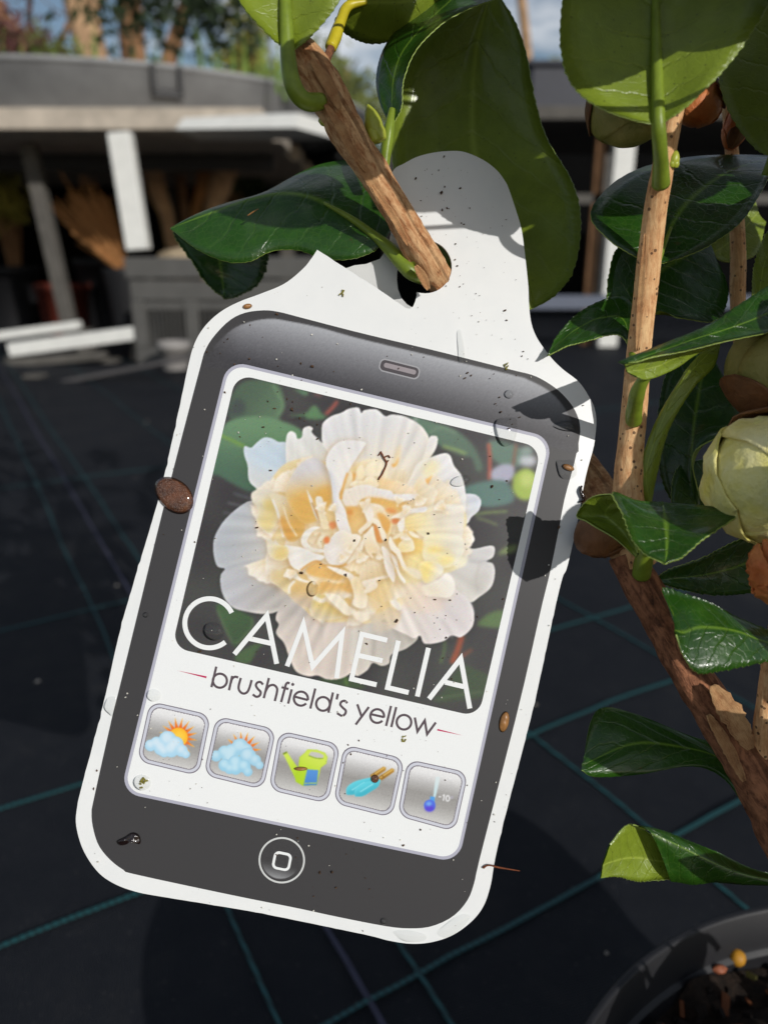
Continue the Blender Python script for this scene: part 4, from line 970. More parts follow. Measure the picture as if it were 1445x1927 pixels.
def loft(Lp, Mp, Rp, under, N=104, K=11, teeth=26, amp=0.00042, wave=0.00025, crease=0.45, seed=0.0, thick=0.00035, twl=1.0, twr=1.0):
    """leaf blade through left edge, midrib and right edge; upper face, lower face and a toothed rim"""
    A = [cr([tuple(P(*q)) for q in e], N) for e in (Lp, Mp, Rp)]
    t = np.linspace(0, 1, N); v = np.linspace(-1, 1, K)
    S = np.empty((N, K, 3))
    for j, x in enumerate(v):
        quad = A[0] * (x * (x - 1) / 2) + A[1] * (1 - x * x) + A[2] * (x * (x + 1) / 2)
        li = A[1] + (A[2] - A[1]) * x if x >= 0 else A[1] + (A[0] - A[1]) * (-x)
        S[:, j] = quad * (1 - crease) + li * crease
    du = np.gradient(S, axis=0); dv = np.gradient(S, axis=1)
    nr = np.cross(du, dv); nr /= np.linalg.norm(nr, axis=2)[..., None] + 1e-12
    view = np.array([0, 0, CAM_H]) - S
    facing = np.sign((nr * view).sum(2).mean())
    flip = (facing > 0) == under        # the upper face has to look away from the lens when we see the underside
    if flip: nr = -nr
    for i in range(N):
        for j in range(K):
            q = Vector((t[i] * 5 + seed, v[j] * 1.4, seed * 3.1))
            S[i, j] += nr[i, j] * wave * mnoise.noise(q) * 2.0
    tj = t * teeth + 0.9 * np.array([mnoise.noise(Vector((q * 9, seed, 4))) for q in t]); saw = (tj % 1.0) ** 1.4 * (0.75 + 0.6 * np.array([mnoise.noise(Vector((math.floor(q) * 3.7, seed, 8))) for q in tj])) * np.clip(np.sin(np.pi * np.clip(t, 0, 1)) * 3, 0, 1)
    for j, o, tw in ((0, 1, twl), (K - 1, K - 2, twr)):
        e = S[:, j] - A[1]; e /= np.linalg.norm(e, axis=1)[:, None] + 1e-9
        S[:, j] += e * (amp * tw * (saw - 0.3))[:, None]
    top, bot = S.reshape(-1, 3), (S - nr * thick).reshape(-1, 3)
    V = np.vstack([top, bot]); n0 = N * K
    F, mi = [], []
    for i in range(N - 1):
        for j in range(K - 1):
            a, b, c, d = i * K + j, i * K + j + 1, (i + 1) * K + j + 1, (i + 1) * K + j
            f = (a, d, c, b) if not flip else (a, b, c, d)
            # outward winding for the upper face
            F.append(f); mi.append(0); F.append(tuple(n0 + q for q in reversed(f))); mi.append(1)
    for i in range(N - 1):
        for j in (0, K - 1):
            a, d = i * K + j, (i + 1) * K + j
            F.append((a, d, n0 + d, n0 + a)); mi.append(2)
    uv = np.stack(np.meshgrid(t, (v + 1) / 2, indexing='ij'), 2).reshape(-1, 2)
    return V, F, mi, np.vstack([uv, uv])
def fix_wind(V, F, mi, S=None): return F
_leaf_n = [0]
def leaf(strips, petiole=None, pr=None, label=None, pmat=None, name='leaf', mats=None):
    V, F, mi, UV = [], [], [], []
    for s in strips:
        _leaf_n[0] += 1
        kw = dict(s[4]) if len(s) > 4 else {}
        kw.setdefault('seed', _leaf_n[0] * 1.7)
        v, f, m, u = loft(s[0], s[1], s[2], s[3], **kw)
        b = sum(len(q) for q in V)
        V.append(v); F += [tuple(b + i for i in q) for q in f]; mi += m; UV.append(u)
    o = mobj(name, np.vstack(V), F, mats or [M_LTOP, M_LUND, M_LRIM], camellia, smooth=True, mi=mi, uvs=np.vstack(UV))
    if label: o['label'] = label
    if petiole:
        tube('petiole', [P(*q) for q in petiole], [r / FPX * q[2] for r, q in zip(pr, petiole)], pmat or M_PET, o, seg=14, n=36, rough=0.05, freq=200)
    return o

# ------------------------------------------------------------------ stems
def pxr(r, d): return r / FPX * d
def stem(name, pts, mat, seg=20, n=90, rough=0.12, freq=110, seed=0.0, label=None, stretch=1.0):
    o = tube(name, [P(x, y, d) for x, y, d, r in pts], [pxr(r, d) for x, y, d, r in pts], mat, camellia, seg=seg, n=n, rough=rough, freq=freq, seed=seed, stretch=stretch)
    if label: o['label'] = label
    return o
hd = tag_depth(800, 502)
stem('branch', [(548, 78, .187, 20), (566, 98, .187, 30), (590, 138, .188, 38), (618, 185, .189, 36), (655, 248, .191, 33), (690, 306, .193, 29), (728, 366, .196, 28), (765, 428, .199, 28), (800, 486, .2025, 31), (822, 522, hd + .002, 27), (850, 560, hd + .008, 26), (930, 680, .222, 26), (1020, 800, .224, 28), (1105, 895, .221, 34), (1150, 970, .212, 36), (1190, 1052, .203, 36)],
     M_BARK, 28, 190, 0.16, 95, 3.0, 'peeling tan branch passing through the hole of the label')
stem('branch', [(1275, 190, .174, 15), (1262, 240, .174, 17), (1246, 320, .176, 20), (1232, 400, .181, 21), (1220, 500, .187, 22), (1208, 600, .192, 22), (1199, 690, .196, 23), (1190, 800, .199, 24), (1182, 900, .2005, 27), (1186, 990, .201, 32), (1200, 1062, .202, 34)],
     M_TWIG, 22, 150, 0.07, 90, 8.0, 'straight tan stem dotted with dark pores right of the label')
soil_pt = (0.181, 0.102, 0.12)
tr = [(1178, 1040, .203, 33), (1205, 1095, .202, 34), (1250, 1180, .200, 34), (1300, 1270, .198, 36), (1350, 1350, .196, 39), (1400, 1432, .194, 41), (1450, 1520, .192, 42), (1560, 1720, .188, 42)]
tp = [P(x, y, d) for x, y, d, r in tr] + [Vector((0.172, 0.106, 0.17)), Vector(soil_pt)]
tube('main_stem', tp, [pxr(r, d) for x, y, d, r in tr] + [0.0062, 0.0075], M_TRUNK, camellia, seg=24, n=150, rough=0.2, freq=70, seed=5.0)
stem('branch', [(1368, 196, .225, 11), (1374, 260, .225, 12), (1382, 360, .224, 13), (1388, 470, .222, 14), (1388, 580, .222, 14), (1400, 700, .226, 14), (1415, 880, .226, 14), (1455, 1000, .222, 15), (1480, 1100, .212, 16), (1500, 1250, .202, 16), (1480, 1480, .193, 16)],
     M_TWIG, 14, 80, 0.06, 90, 12.0, 'shaded brown stem further back')
stem('branch', [(1478, 1100, .172, 12), (1455, 1200, .178, 13), (1441, 1290, .185, 14), (1432, 1380, .190, 16), (1428, 1450, .193, 18)], M_TWIG, 14, 40, 0.08, 90, 14.0)
stem('twig', [(633, 60, .2, 7), (624, 88, .197, 7.5), (614, 112, .193, 8), (604, 135, .190, 10)], M_TRUNK, 12, 24, 0.06, 90, 2.0)
# bark flakes lifting off the tag branch and the main stem
def flake(pts, w, lift=0.0006, mat=None):
    """curled strip of loose bark, pts (x, y, depth)"""
    c = cr([tuple(P(*p)) for p in pts], 26); n = len(c)
    tg = np.gradient(c, axis=0); tg /= np.linalg.norm(tg, axis=1)[:, None]
    view = np.array([0, 0, CAM_H]) - c; view /= np.linalg.norm(view, axis=1)[:, None]
    sd = np.cross(tg, view); sd /= np.linalg.norm(sd, axis=1)[:, None]
    V, F, UV = [], [], []
    for i in range(n):
        f = math.sin(math.pi * (i + .6) / (n + .2)) ** .6
        for j, x in enumerate((-1, -.3, .4, 1)):
            jag = 1 + .35 * mnoise.noise(Vector((i * .9, x * 2, w * 7e3)))
            V.append(c[i] + sd[i] * (x * w * f * jag) + view[i] * (lift * (abs(x) ** 2) * (1.2 if x > 0 else .5))); UV.append((i / n * .03, x))
    for i in range(n - 1):
        for j in range(3): F.append((i * 4 + j, i * 4 + j + 1, (i + 1) * 4 + j + 1, (i + 1) * 4 + j))
    o = mobj('bark_flake', V, F, mat or M_BARK, camellia, smooth=True, uvs=UV)
    m = o.modifiers.new('thickness', 'SOLIDIFY'); m.thickness = 0.00025
    return o
M_FL = bark_mat('loose_bark', (206, 164, 116), (176, 126, 84), (110, 72, 46), False, .6)
flake([(612, 196, .1835), (640, 240, .1842), (664, 284, .186), (690, 322, .1885)], .0011, .0005, M_FL)
flake([(668, 296, .1868), (704, 350, .190), (726, 392, .1925)], .0012, .0006, M_FL)
flake([(700, 350, .190), (742, 412, .1935), (768, 462, .197)], .0008, .0006, M_FL)
flake([(585, 112, .1815), (618, 160, .1826), (640, 205, .184)], .0013, .0004, M_FL)
flake([(790, 440, .197), (812, 478, .1995), (828, 512, .202)], .0008, .0006, M_BARK)
flake([(782, 500, .198), (796, 522, .1996), (806, 545, .2012)], .0010, .0008, M_FL)
flake([(1340, 1290, .1895), (1380, 1350, .1882), (1412, 1410, .187)], .0028, .0008, M_FL)
flake([(1332, 1345, .190), (1365, 1400, .189), (1400, 1470, .187)], .0013, .0009, M_FL)
flake([(1214, 440, .1805), (1205, 560, .1875), (1198, 660, .192)], .0007, .0005, M_FL)

# ------------------------------------------------------------------ leaves (left edge, midrib, right edge as photo position + depth)
# young leaf at the top left, seen from below
leaf([([(548, 98, .180), (505, 66, .178), (448, 0, .177), (420, -90, .178), (455, -220, .182), (520, -300, .186)], [(546, 90, .181), (541, 20, .180), (536, -60, .180), (530, -180, .183), (520, -300, .186)], [(552, 98, .180), (594, 60, .178), (642, 0, .176), (672, -90, .176), (630, -220, .181), (520, -300, .186)], True)],
     [(612, 186, .189), (596, 192, .184), (574, 190, .1815), (556, 170, .180), (546, 135, .1792), (541, 85, .1788), (538, 20, .1785), (534, -60, .1795)], [14, 16, 16.5, 16.5, 16, 14, 12, 8], 'leaf hanging from a thick hooked green stalk, seen from below')
leaf([([(648, 22, .203), (630, 40, .206), (655, 66, .210), (700, 82, .213), (765, 66, .214), (850, 5, .216), (900, -90, .22)], [(652, 15, .202), (700, 4, .203), (760, 2, .206), (830, -25, .211), (900, -90, .22)], [(652, 12, .202), (662, -60, .199), (720, -110, .198), (800, -120, .205), (900, -90, .22)], True)],
     [(622, 90, .1965), (632, 66, .198), (642, 38, .200), (655, 12, .2015), (690, 3, .202)], [11, 12, 10, 9, 5], 'leaf on a yellow stalk, seen from below', M_PETY)
# glossy dark leaf reaching left
leaf([([(722, 456, .2045), (748, 400, .209), (738, 335, .216), (690, 300, .222), (620, 306, .225), (560, 328, .225), (500, 360, .222), (420, 384, .219), (360, 408, .217), (320, 430, .215)],
       [(720, 455, .2045), (680, 424, .206), (630, 392, .2085), (580, 370, .211), (520, 363, .2135), (460, 377, .214), (390, 402, .215), (320, 430, .215)],
       [(718, 458, .2043), (700, 474, .2042), (660, 487, .2045), (610, 486, .206), (560, 470, .2075), (510, 472, .208), (470, 492, .208), (425, 492, .209), (370, 468, .212), (320, 430, .215)], False, dict(amp=.0003, teeth=30, twl=.3, crease=.7))],
     [(800, 523, hd + .001), (775, 512, .2025), (750, 488, .2028), (728, 464, .2036), (700, 440, .2046), (660, 411, .2066), (610, 382, .2090)], [14, 15, 14, 12, 8, 6, 3], 'dark glossy leaf reaching left, half in shade')
leaf([([(322, 428, .245), (345, 470, .247), (375, 515, .250), (405, 548, .253), (424, 562, .254)], [(410, 440, .252), (415, 500, .254), (420, 540, .255), (424, 562, .254)], [(510, 440, .250), (504, 495, .252), (486, 535, .253), (455, 553, .254), (424, 562, .254)], False, dict(amp=.0009, teeth=18, wave=.0006))], None, None, 'curled-under dark tip of a leaf')  # darker upper-face green used here to stand in for shade
# large leaf behind the head of the label, underside towards us
leaf([([(905, -10, .228), (830, 40, .229), (765, 120, .231), (738, 230, .232), (745, 340, .231), (800, 470, .227), (890, 560, .222), (990, 585, .217)],
       [(925, -20, .228), (898, 80, .232), (889, 190, .236), (893, 290, .236), (915, 400, .231), (950, 500, .223), (992, 585, .217)],
       [(935, -15, .227), (968, 40, .225), (995, 110, .223), (1012, 190, .224), (1030, 262, .2235), (1068, 330, .220), (1090, 390, .2185), (1092, 450, .218), (1076, 515, .217), (1040, 560, .216), (992, 585, .217)], True, dict(teeth=40, amp=.0006, wave=.0009))], None, None, 'broad olive leaf behind the rounded head of the label')
leaf([([(733, 236, .199), (714, 190, .202), (708, 145, .205), (722, 90, .209), (760, 40, .213), (830, -20, .216), (930, -90, .217)], [(736, 236, .198), (738, 190, .199), (742, 140, .200), (762, 90, .202), (805, 40, .205), (860, -10, .208), (930, -90, .214)],
       [(739, 234, .1975), (756, 200, .1968), (760, 150, .1968), (782, 95, .198), (830, 45, .200), (880, 15, .202), (930, 0, .204)], False, dict(twl=.3, teeth=30, crease=.7))],
     [(724, 312, .199), (727, 280, .1985), (732, 245, .198), (738, 205, .1982)], [9, 11, 11, 6], 'narrow folded leaf standing above the branch')
# big leaf top right, underside towards us
leaf([([(1232, 236, .163), (1180, 222, .1625), (1120, 200, .162), (1072, 158, .162), (1053, 90, .163), (1056, 10, .165), (1070, -90, .168), (1120, -210, .173), (1230, -330, .18)],
       [(1240, 240, .1635), (1238, 180, .1645), (1236, 90, .1665), (1234, -10, .169), (1232, -170, .174), (1230, -330, .18)],
       [(1248, 234, .163), (1290, 205, .1605), (1345, 150, .158), (1400, 80, .157), (1448, 0, .157), (1470, -100, .160), (1420, -220, .168), (1230, -330, .18)], True, dict(teeth=38, amp=.0005))],
     [(1243, 346, .1745), (1243, 318, .1705), (1241, 275, .1655), (1238, 225, .1628), (1236, 150, .1635), (1234, 60, .1655), (1233, -40, .169)], [17, 15, 13.5, 13, 11, 8.5, 6], 'big leaf at the top right, seen from below on a straight green stalk')
leaf([([(1470, 300, .196), (1420, 280, .196), (1375, 220, .197), (1352, 150, .199), (1362, 80, .202), (1400, -20, .207), (1470, -120, .21)], [(1478, 300, .195), (1460, 200, .195), (1450, 100, .198), (1460, -20, .203), (1475, -120, .21)], [(1482, 300, .196), (1540, 200, .195), (1560, 80, .197), (1540, -30, .203), (1480, -120, .21)], True)], [(1440, 330, .199), (1458, 280, .196), (1465, 220, .1945)], [8, 9, 5])
leaf([([(1236, 497, .191), (1190, 480, .191), (1145, 450, .193), (1111, 402, .197), (1145, 352, .203), (1205, 316, .208), (1290, 296, .212), (1380, 290, .214), (1480, 292, .215)], [(1238, 494, .191), (1256, 440, .1935), (1290, 385, .197), (1340, 340, .202), (1400, 312, .207), (1480, 292, .215)],
       [(1240, 497, .191), (1290, 482, .1905), (1340, 458, .191), (1395, 415, .193), (1432, 360, .197), (1455, 318, .203), (1480, 292, .215)], False, dict(amp=.0002, crease=.85))], [(1216, 535, .190), (1228, 512, .191), (1240, 484, .1910), (1262, 428, .1935)], [8, 9, 6, 3], 'broad dark leaf behind the straight stem')
leaf([([(1188, 660, .196), (1160, 628, .198), (1110, 640, .199), (1070, 648, .2), (1030, 668, .202)], [(1188, 655, .196), (1172, 600, .202), (1130, 598, .204), (1080, 622, .204), (1030, 668, .202)], [(1190, 655, .196), (1196, 590, .202), (1166, 556, .206), (1098, 582, .207), (1055, 622, .205), (1028, 668, .202)], False, dict(crease=.3))], [(1196, 690, .1905), (1191, 672, .193), (1184, 640, .197)], [6, 7, 6], 'small curled leaf between the label and the straight stem')
# leaf crossing at right, folded: lit upper strip over a shaded base
leaf([([(1172, 690, .1735), (1166, 678, .1728), (1225, 654, .1735), (1320, 616, .1765), (1400, 566, .181), (1500, 500, .188)], [(1174, 686, .1728), (1200, 676, .1718), (1270, 650, .1725), (1340, 628, .175), (1420, 600, .179), (1500, 560, .185)], [(1176, 684, .1725), (1205, 676, .1708), (1260, 664, .1705), (1330, 650, .172), (1410, 634, .175), (1500, 612, .180)], False, dict(amp=.00025, teeth=24, crease=.4)),
      ([(1172, 678, .1735), (1230, 660, .1745), (1300, 640, .1765), (1380, 610, .180), (1460, 580, .184)], [(1178, 700, .1745), (1230, 690, .1768), (1290, 664, .179), (1380, 630, .182), (1460, 598, .185)], [(1196, 712, .1748), (1220, 714, .1765), (1268, 694, .179), (1340, 650, .182), (1460, 610, .186)], True, dict(amp=.0001))],
     [(1192, 792, .1955), (1193, 768, .190), (1202, 730, .182), (1222, 700, .1775)], [15, 15, 13, 8], 'folded leaf at the right, its upper face catching the sun')
leaf([([(1146, 610, .205), (1146, 520, .207), (1168, 460, .209), (1240, 440, .212), (1310, 430, .214)], [(1180, 600, .208), (1200, 550, .210), (1240, 510, .212), (1290, 480, .214), (1330, 450, .216)], [(1240, 585, .208), (1300, 600, .208), (1350, 600, .21), (1370, 550, .213), (1345, 480, .216)], False)])  # upper face turned to view; its darker green stands in for shade
leaf([([(1322, 462, .232), (1345, 440, .232), (1378, 415, .233), (1420, 380, .235)], [(1335, 480, .230), (1360, 465, .231), (1390, 440, .232), (1425, 400, .235)], [(1345, 488, .229), (1372, 494, .229), (1420, 480, .230), (1440, 420, .234)], True)], None, None, 'small sunlit leaf behind the shaded stem')
leaf([([(1412, 560, .20), (1418, 500, .203), (1440, 440, .207), (1480, 390, .21)], [(1425, 565, .20), (1436, 500, .202), (1456, 450, .206), (1482, 390, .21)], [(1440, 565, .20), (1470, 500, .201), (1490, 440, .205), (1484, 390, .21)], True)])
leaf([([(1300, 968, .214), (1255, 930, .216), (1236, 850, .218), (1240, 760, .220), (1262, 690, .221), (1330, 660, .222)], [(1310, 960, .213), (1300, 880, .214), (1305, 800, .216), (1318, 720, .219), (1332, 660, .222)], [(1320, 960, .213), (1300, 860, .210), (1345, 825, .210), (1395, 800, .211), (1372, 730, .215), (1334, 660, .222)], False)], None, None, 'dark leaf deep in the shade beside the yellow bud')  # darker upper-face colour deepens the shade here
leaf([([(1275, 1010, .212), (1262, 940, .213), (1275, 880, .215), (1330, 860, .217)], [(1300, 1010, .212), (1310, 940, .213), (1330, 900, .215), (1372, 868, .217)], [(1330, 1000, .211), (1362, 960, .212), (1385, 920, .214), (1374, 868, .217)], False)])  # shade put into the colour by showing the darker face
leaf([([(1212, 945, .2), (1202, 890, .199), (1230, 800, .197), (1275, 720, .195), (1310, 672, .195), (1352, 640, .197)], [(1220, 945, .2), (1216, 880, .198), (1246, 790, .196), (1290, 712, .194), (1325, 672, .195), (1353, 642, .197)], [(1226, 945, .2), (1238, 880, .198), (1262, 800, .196), (1306, 728, .194), (1342, 690, .195), (1354, 645, .197)], True, dict(amp=.00015))], None, None, 'narrow leaf seen almost edge-on')
leaf([([(1196, 1050, .1795), (1150, 1010, .181), (1106, 984, .184), (1084, 970, .186), (1108, 938, .1845), (1146, 928, .181), (1176, 938, .177)], [(1200, 1045, .179), (1170, 1000, .183), (1140, 970, .186), (1150, 948, .183), (1176, 938, .177)], [(1202, 1040, .178), (1190, 1000, .180), (1176, 960, .181), (1172, 945, .179), (1178, 938, .177)], True, dict(amp=.0001)),
      ([(1240, 944, .181), (1196, 940, .177), (1152, 928, .1725), (1172, 966, .1695), (1186, 1006, .1672), (1212, 1040, .1655), (1250, 1062, .1645)], [(1246, 944, .181), (1250, 975, .1755), (1254, 1005, .1705), (1254, 1040, .1665), (1250, 1062, .1645)], [(1252, 944, .181), (1320, 952, .178), (1388, 962, .1735), (1350, 996, .1690), (1312, 1022, .1668), (1282, 1048, .1652), (1250, 1062, .1645)], False, dict(amp=.0006, teeth=24, crease=.35))],
     [(1206, 1082, .1975), (1212, 1050, .193), (1228, 1000, .187), (1246, 950, .1815)], [17, 17, 13, 8], 'sunlit toothed leaf pointing down in front of the stem')
leaf([([(1232, 1090, .200), (1262, 1070, .198), (1330, 1046, .196), (1400, 1012, .195), (1480, 1000, .195)], [(1232, 1092, .2), (1300, 1085, .1985), (1380, 1068, .197), (1480, 1030, .196)], [(1232, 1094, .2), (1280, 1108, .198), (1350, 1120, .197), (1430, 1110, .196), (1480, 1060, .196)], False)])  # dark upper face shown in place of a shaded underside
leaf([([(1500, 1200, .176), (1450, 1186, .176), (1400, 1166, .1755), (1340, 1136, .175), (1290, 1118, .1755), (1246, 1106, .177), (1262, 1150, .174)], [(1500, 1222, .175), (1440, 1208, .1725), (1380, 1186, .1705), (1320, 1180, .170), (1285, 1190, .1698), (1270, 1185, .170)], [(1500, 1234, .175), (1450, 1244, .171), (1400, 1254, .1685), (1350, 1264, .167), (1312, 1266, .1665), (1286, 1236, .1672), (1272, 1195, .1685)], False, dict(amp=.0005, teeth=24))],
     [(1470, 1250, .1795), (1480, 1236, .178), (1496, 1222, .1755)], [8, 9, 7], 'bright toothed leaf in front of the main stem')
leaf([([(1440, 1585, .198), (1400, 1520, .2), (1360, 1465, .203), (1300, 1442, .204), (1200, 1458, .203), (1120, 1462, .202), (1094, 1450, .202)], [(1445, 1570, .198), (1415, 1490, .2005), (1360, 1430, .204), (1280, 1405, .206), (1190, 1400, .206), (1094, 1440, .204)], [(1450, 1560, .198), (1430, 1470, .2), (1370, 1410, .205), (1290, 1382, .209), (1200, 1345, .211), (1140, 1330, .211), (1112, 1355, .209), (1096, 1435, .205)], False, dict(amp=.0002))], [(1442, 1560, .196), (1448, 1590, .197), (1446, 1560, .198)], [7, 7, 6], 'dark drooping leaf in the shade low on the right')
leaf([([(1480, 1670, .186), (1420, 1666, .185), (1350, 1662, .1835), (1300, 1664, .182), (1262, 1660, .1815)], [(1480, 1662, .186), (1400, 1646, .1835), (1330, 1618, .181), (1270, 1588, .1793), (1225, 1568, .1787)], [(1480, 1655, .187), (1410, 1630, .1865), (1340, 1600, .185), (1260, 1566, .1825), (1190, 1552, .180)], False, dict(amp=.00025, crease=.4)),
      ([(1330, 1656, .1845), (1250, 1656, .1832), (1200, 1658, .1815), (1160, 1650, .1795), (1128, 1652, .178)], [(1290, 1620, .1862), (1240, 1620, .1858), (1200, 1614, .184), (1160, 1616, .1805), (1132, 1628, .178)], [(1262, 1590, .1848), (1230, 1572, .1845), (1196, 1553, .1828), (1172, 1555, .180), (1146, 1588, .1778)], True, dict(amp=.0003))], None, None, 'small leaf with a pale sunlit curled tip low on the right')
# leaves added out of view, placed to shade those in view
twig_ends = []
VPX, VPY = CX + FPX * -0.583, CY + FPX * 0.1845      # where sunbeams converge
def shade_leaf(x, y, d, rx, ry, rot, do):
    """leaf added out of view to shade a target, standing in the beam that would reach (x, y, d)"""
    a = math.radians(rot); k = d / do
    def q(u, v, dd=0.0):
        px, py = x + rx * u * math.cos(a) - ry * v * math.sin(a), y + rx * u * math.sin(a) + ry * v * math.cos(a)
        return (VPX + (px - VPX) * k, VPY + (py - VPY) * k, do + dd)
    us = (-1, -.8, -.45, 0, .45, .8, 1)
    ws = (0, .62, .93, 1, .86, .5, 0)
    o = leaf([([q(u, -w, .002 * w) for u, w in zip(us, ws)], [q(u, 0, -.002 * (1 - u * u)) for u in us], [q(u, w, .002 * w) for u, w in zip(us, ws)], False)])
    e = Vector(P(*q(1, 0))); twig_ends.append(e + Vector((.009, -.004, -.006)))
    tube('petiole', [e - (Vector(P(*q(.5, 0))) - e) * -.05, e + Vector((.004, -.002, -.002)), e + Vector((.009, -.004, -.006))], [.0011, .0012, .0014], M_PET, o, seg=8, n=10)
    return o
for args in ((1180, 30, .165, 300, 112, -28.7, .122),
             (860, 110, .231, 170, 110, 60, .15), (1010, 60, .225, 120, 60, 70, .15), (1052, 395, .219, 85, 38, 75, .128),
             (1235, 530, .209, 120, 85, 10, .135), (1310, 780, .214, 150, 85, 80, .14), (1270, 770, .195, 120, 40, -55, .135), (1320, 930, .213, 60, 60, 0, .14),
             (1250, 345, .196, 170, 55, -15, .135), (1440, 170, .198, 130, 110, 70, .135), (1420, 690, .19, 110, 110, 60, .14), (1160, 235, .19, 90, 60, 0, .145),
             (1340, 1075, .197, 130, 55, -8, .14), (1250, 1410, .205, 190, 75, 12, .14), (1235, 1170, .20, 150, 60, 58, .14), (1425, 1480, .192, 90, 60, 60, .14), (1430, 1520, .192, 90, 60, 60, .14),
             (1130, 1000, .2, 60, 60, 0, .15), (1192, 862, .199, 80, 22, 88, .14), (1388, 430, .223, 150, 40, 88, .14), (1392, 230, .22, 60, 40, 80, .135), (415, 500, .252, 115, 75, 20, .12), (1360, 1640, .184, 120, 30, 15, .14)):
    shade_leaf(*args)
for args in ((1130, 1900, .285, 110, 60, -40, .19), (1240, 1830, .30, 120, 60, -35, .19), (1120, 1800, .34, 60, 40, 0, .19)):
    shade_leaf(*args)
# crown leaves added out of view to dim the skylight, leaving sunbeams free
free = [(1255, 195, .163, 120), (1225, 420, .178, 60), (1215, 540, .181, 60), (1203, 640, .186, 60), (1300, 640, .174, 110), (1440, 600, .178, 90), (1440, 905, .175, 130), (1250, 1010, .168, 90), (1340, 1200, .171, 110), (1375, 1350, .195, 60), (1175, 1610, .179, 80),
        (420, 430, .215, 120), (600, 470, .206, 90), (600, 150, .186, 90), (770, 440, .199, 70), (540, 40, .179, 100), (555, 165, .180, 80), (640, 240, .19, 70), (1180, 450, .184, 60), (1300, 470, .183, 60)]
def added_crown_leaf(x, y, d, rx, ry, rot, tilt):
    a = math.radians(rot)
    def q(u, v):
        return (x + rx * u * math.cos(a) - ry * v * math.sin(a), y + rx * u * math.sin(a) + ry * v * math.cos(a), d + tilt * u + .003 * abs(v))
    us, ws = (-1, -.8, -.45, 0, .45, .8, 1), (0, .62, .93, 1, .86, .5, 0)
    leaf([([q(u, -w) for u, w in zip(us, ws)], [q(u, 0) for u in us], [q(u, w) for u, w in zip(us, ws)], rnd.random() < .5, dict(N=44, K=7, teeth=11))])
    twig_ends.append(Vector(P(*q(1, 0))))
made = 0; tries = 0
while made < 100 and tries < 6000:
    tries += 1
    d = rnd.uniform(.11, .30)
    if rnd.random() < .5: x, y = rnd.uniform(250, 1900), rnd.uniform(-1500, -150)
    else: x, y = rnd.uniform(1600, 2600), rnd.uniform(-900, 1500)
    rx = .024 * FPX / d * rnd.uniform(.8, 1.2); ry = rx * .45; m = rx + 15
    if -m < x < 1445 + m and -m < y < 1927 + m: continue
    k = d / .203; tx_, ty_ = VPX + (x - VPX) * k, VPY + (y - VPY) * k; mm = rx * k
    if d < .205 and 130 - mm < tx_ < 1125 + mm and 270 - mm < ty_ < 1790 + mm: continue
    bad = False
    for fx, fy, fd, fr in free:
        if d < fd:
            k = d / fd; px_, py_ = VPX + (x - VPX) * k, VPY + (y - VPY) * k
            if math.hypot(px_ - fx, py_ - fy) < fr * .7 + rx * k * .9: bad = True; break
    if bad: continue
    added_crown_leaf(x, y, d, rx, ry, rnd.uniform(0, 180), rnd.uniform(-.012, .012)); made += 1
bp = [P(1560, 1720, .188), P(1640, 1450, .178), P(1660, 1150, .17), P(1760, 500, .16), P(1830, -200, .16), P(1560, -720, .18), P(900, -950, .2), P(420, -900, .2)]
tube('branch', bp, [.0036, .0032, .003, .0028, .0025, .002, .0016, .001], M_TWIG, camellia, seg=12, n=90, rough=.1, freq=90, seed=31.0)
bc = cr([tuple(q) for q in bp], 200)
for e in twig_ends:
    n_ = Vector(bc[np.argmin(((bc - np.array(e)) ** 2).sum(1))]); md = n_.lerp(e, .5) + Vector((0, 0, .004))
    tube('twig', [n_, md, e], [.0012, .0009, .0006], M_TWIG, camellia, seg=6, n=10)

# ------------------------------------------------------------------ buds
def bud_mat(name, a, b, rough=0.45, sss=0.15):
    k = NT(name); v = k.obj()
    n = k.noise(140.0, 5, 0.6, v); n2 = k.noise(600.0, 4, 0.65, v)
    col = k.ramp(n, [(0.3, L4(a)), (0.7, L4(b))])
    k.set(Base_Color=col, Roughness=rough, Specular_IOR_Level=0.4, Sheen_Weight=0.0)
    k.bump(k.math('ADD', n, k.math('MULTIPLY', n2, 0.5)), 0.6, 0.0014)
    return k.m
M_BPET = bud_mat('bud_petal', (234, 222, 104), (255, 246, 182)); M_BPET2 = bud_mat('bud_petal_edge', (244, 226, 128), (255, 244, 184))
M_BCAL = bud_mat('brown_bud_scale', (92, 60, 38), (138, 94, 58), .55, 0.0); M_BCAL2 = bud_mat('green_bud_scale', (120, 122, 56), (158, 150, 84), .5, 0.05)
M_ORG = bud_mat('withered_orange_scale', (196, 96, 44), (228, 146, 84), .5, .1)
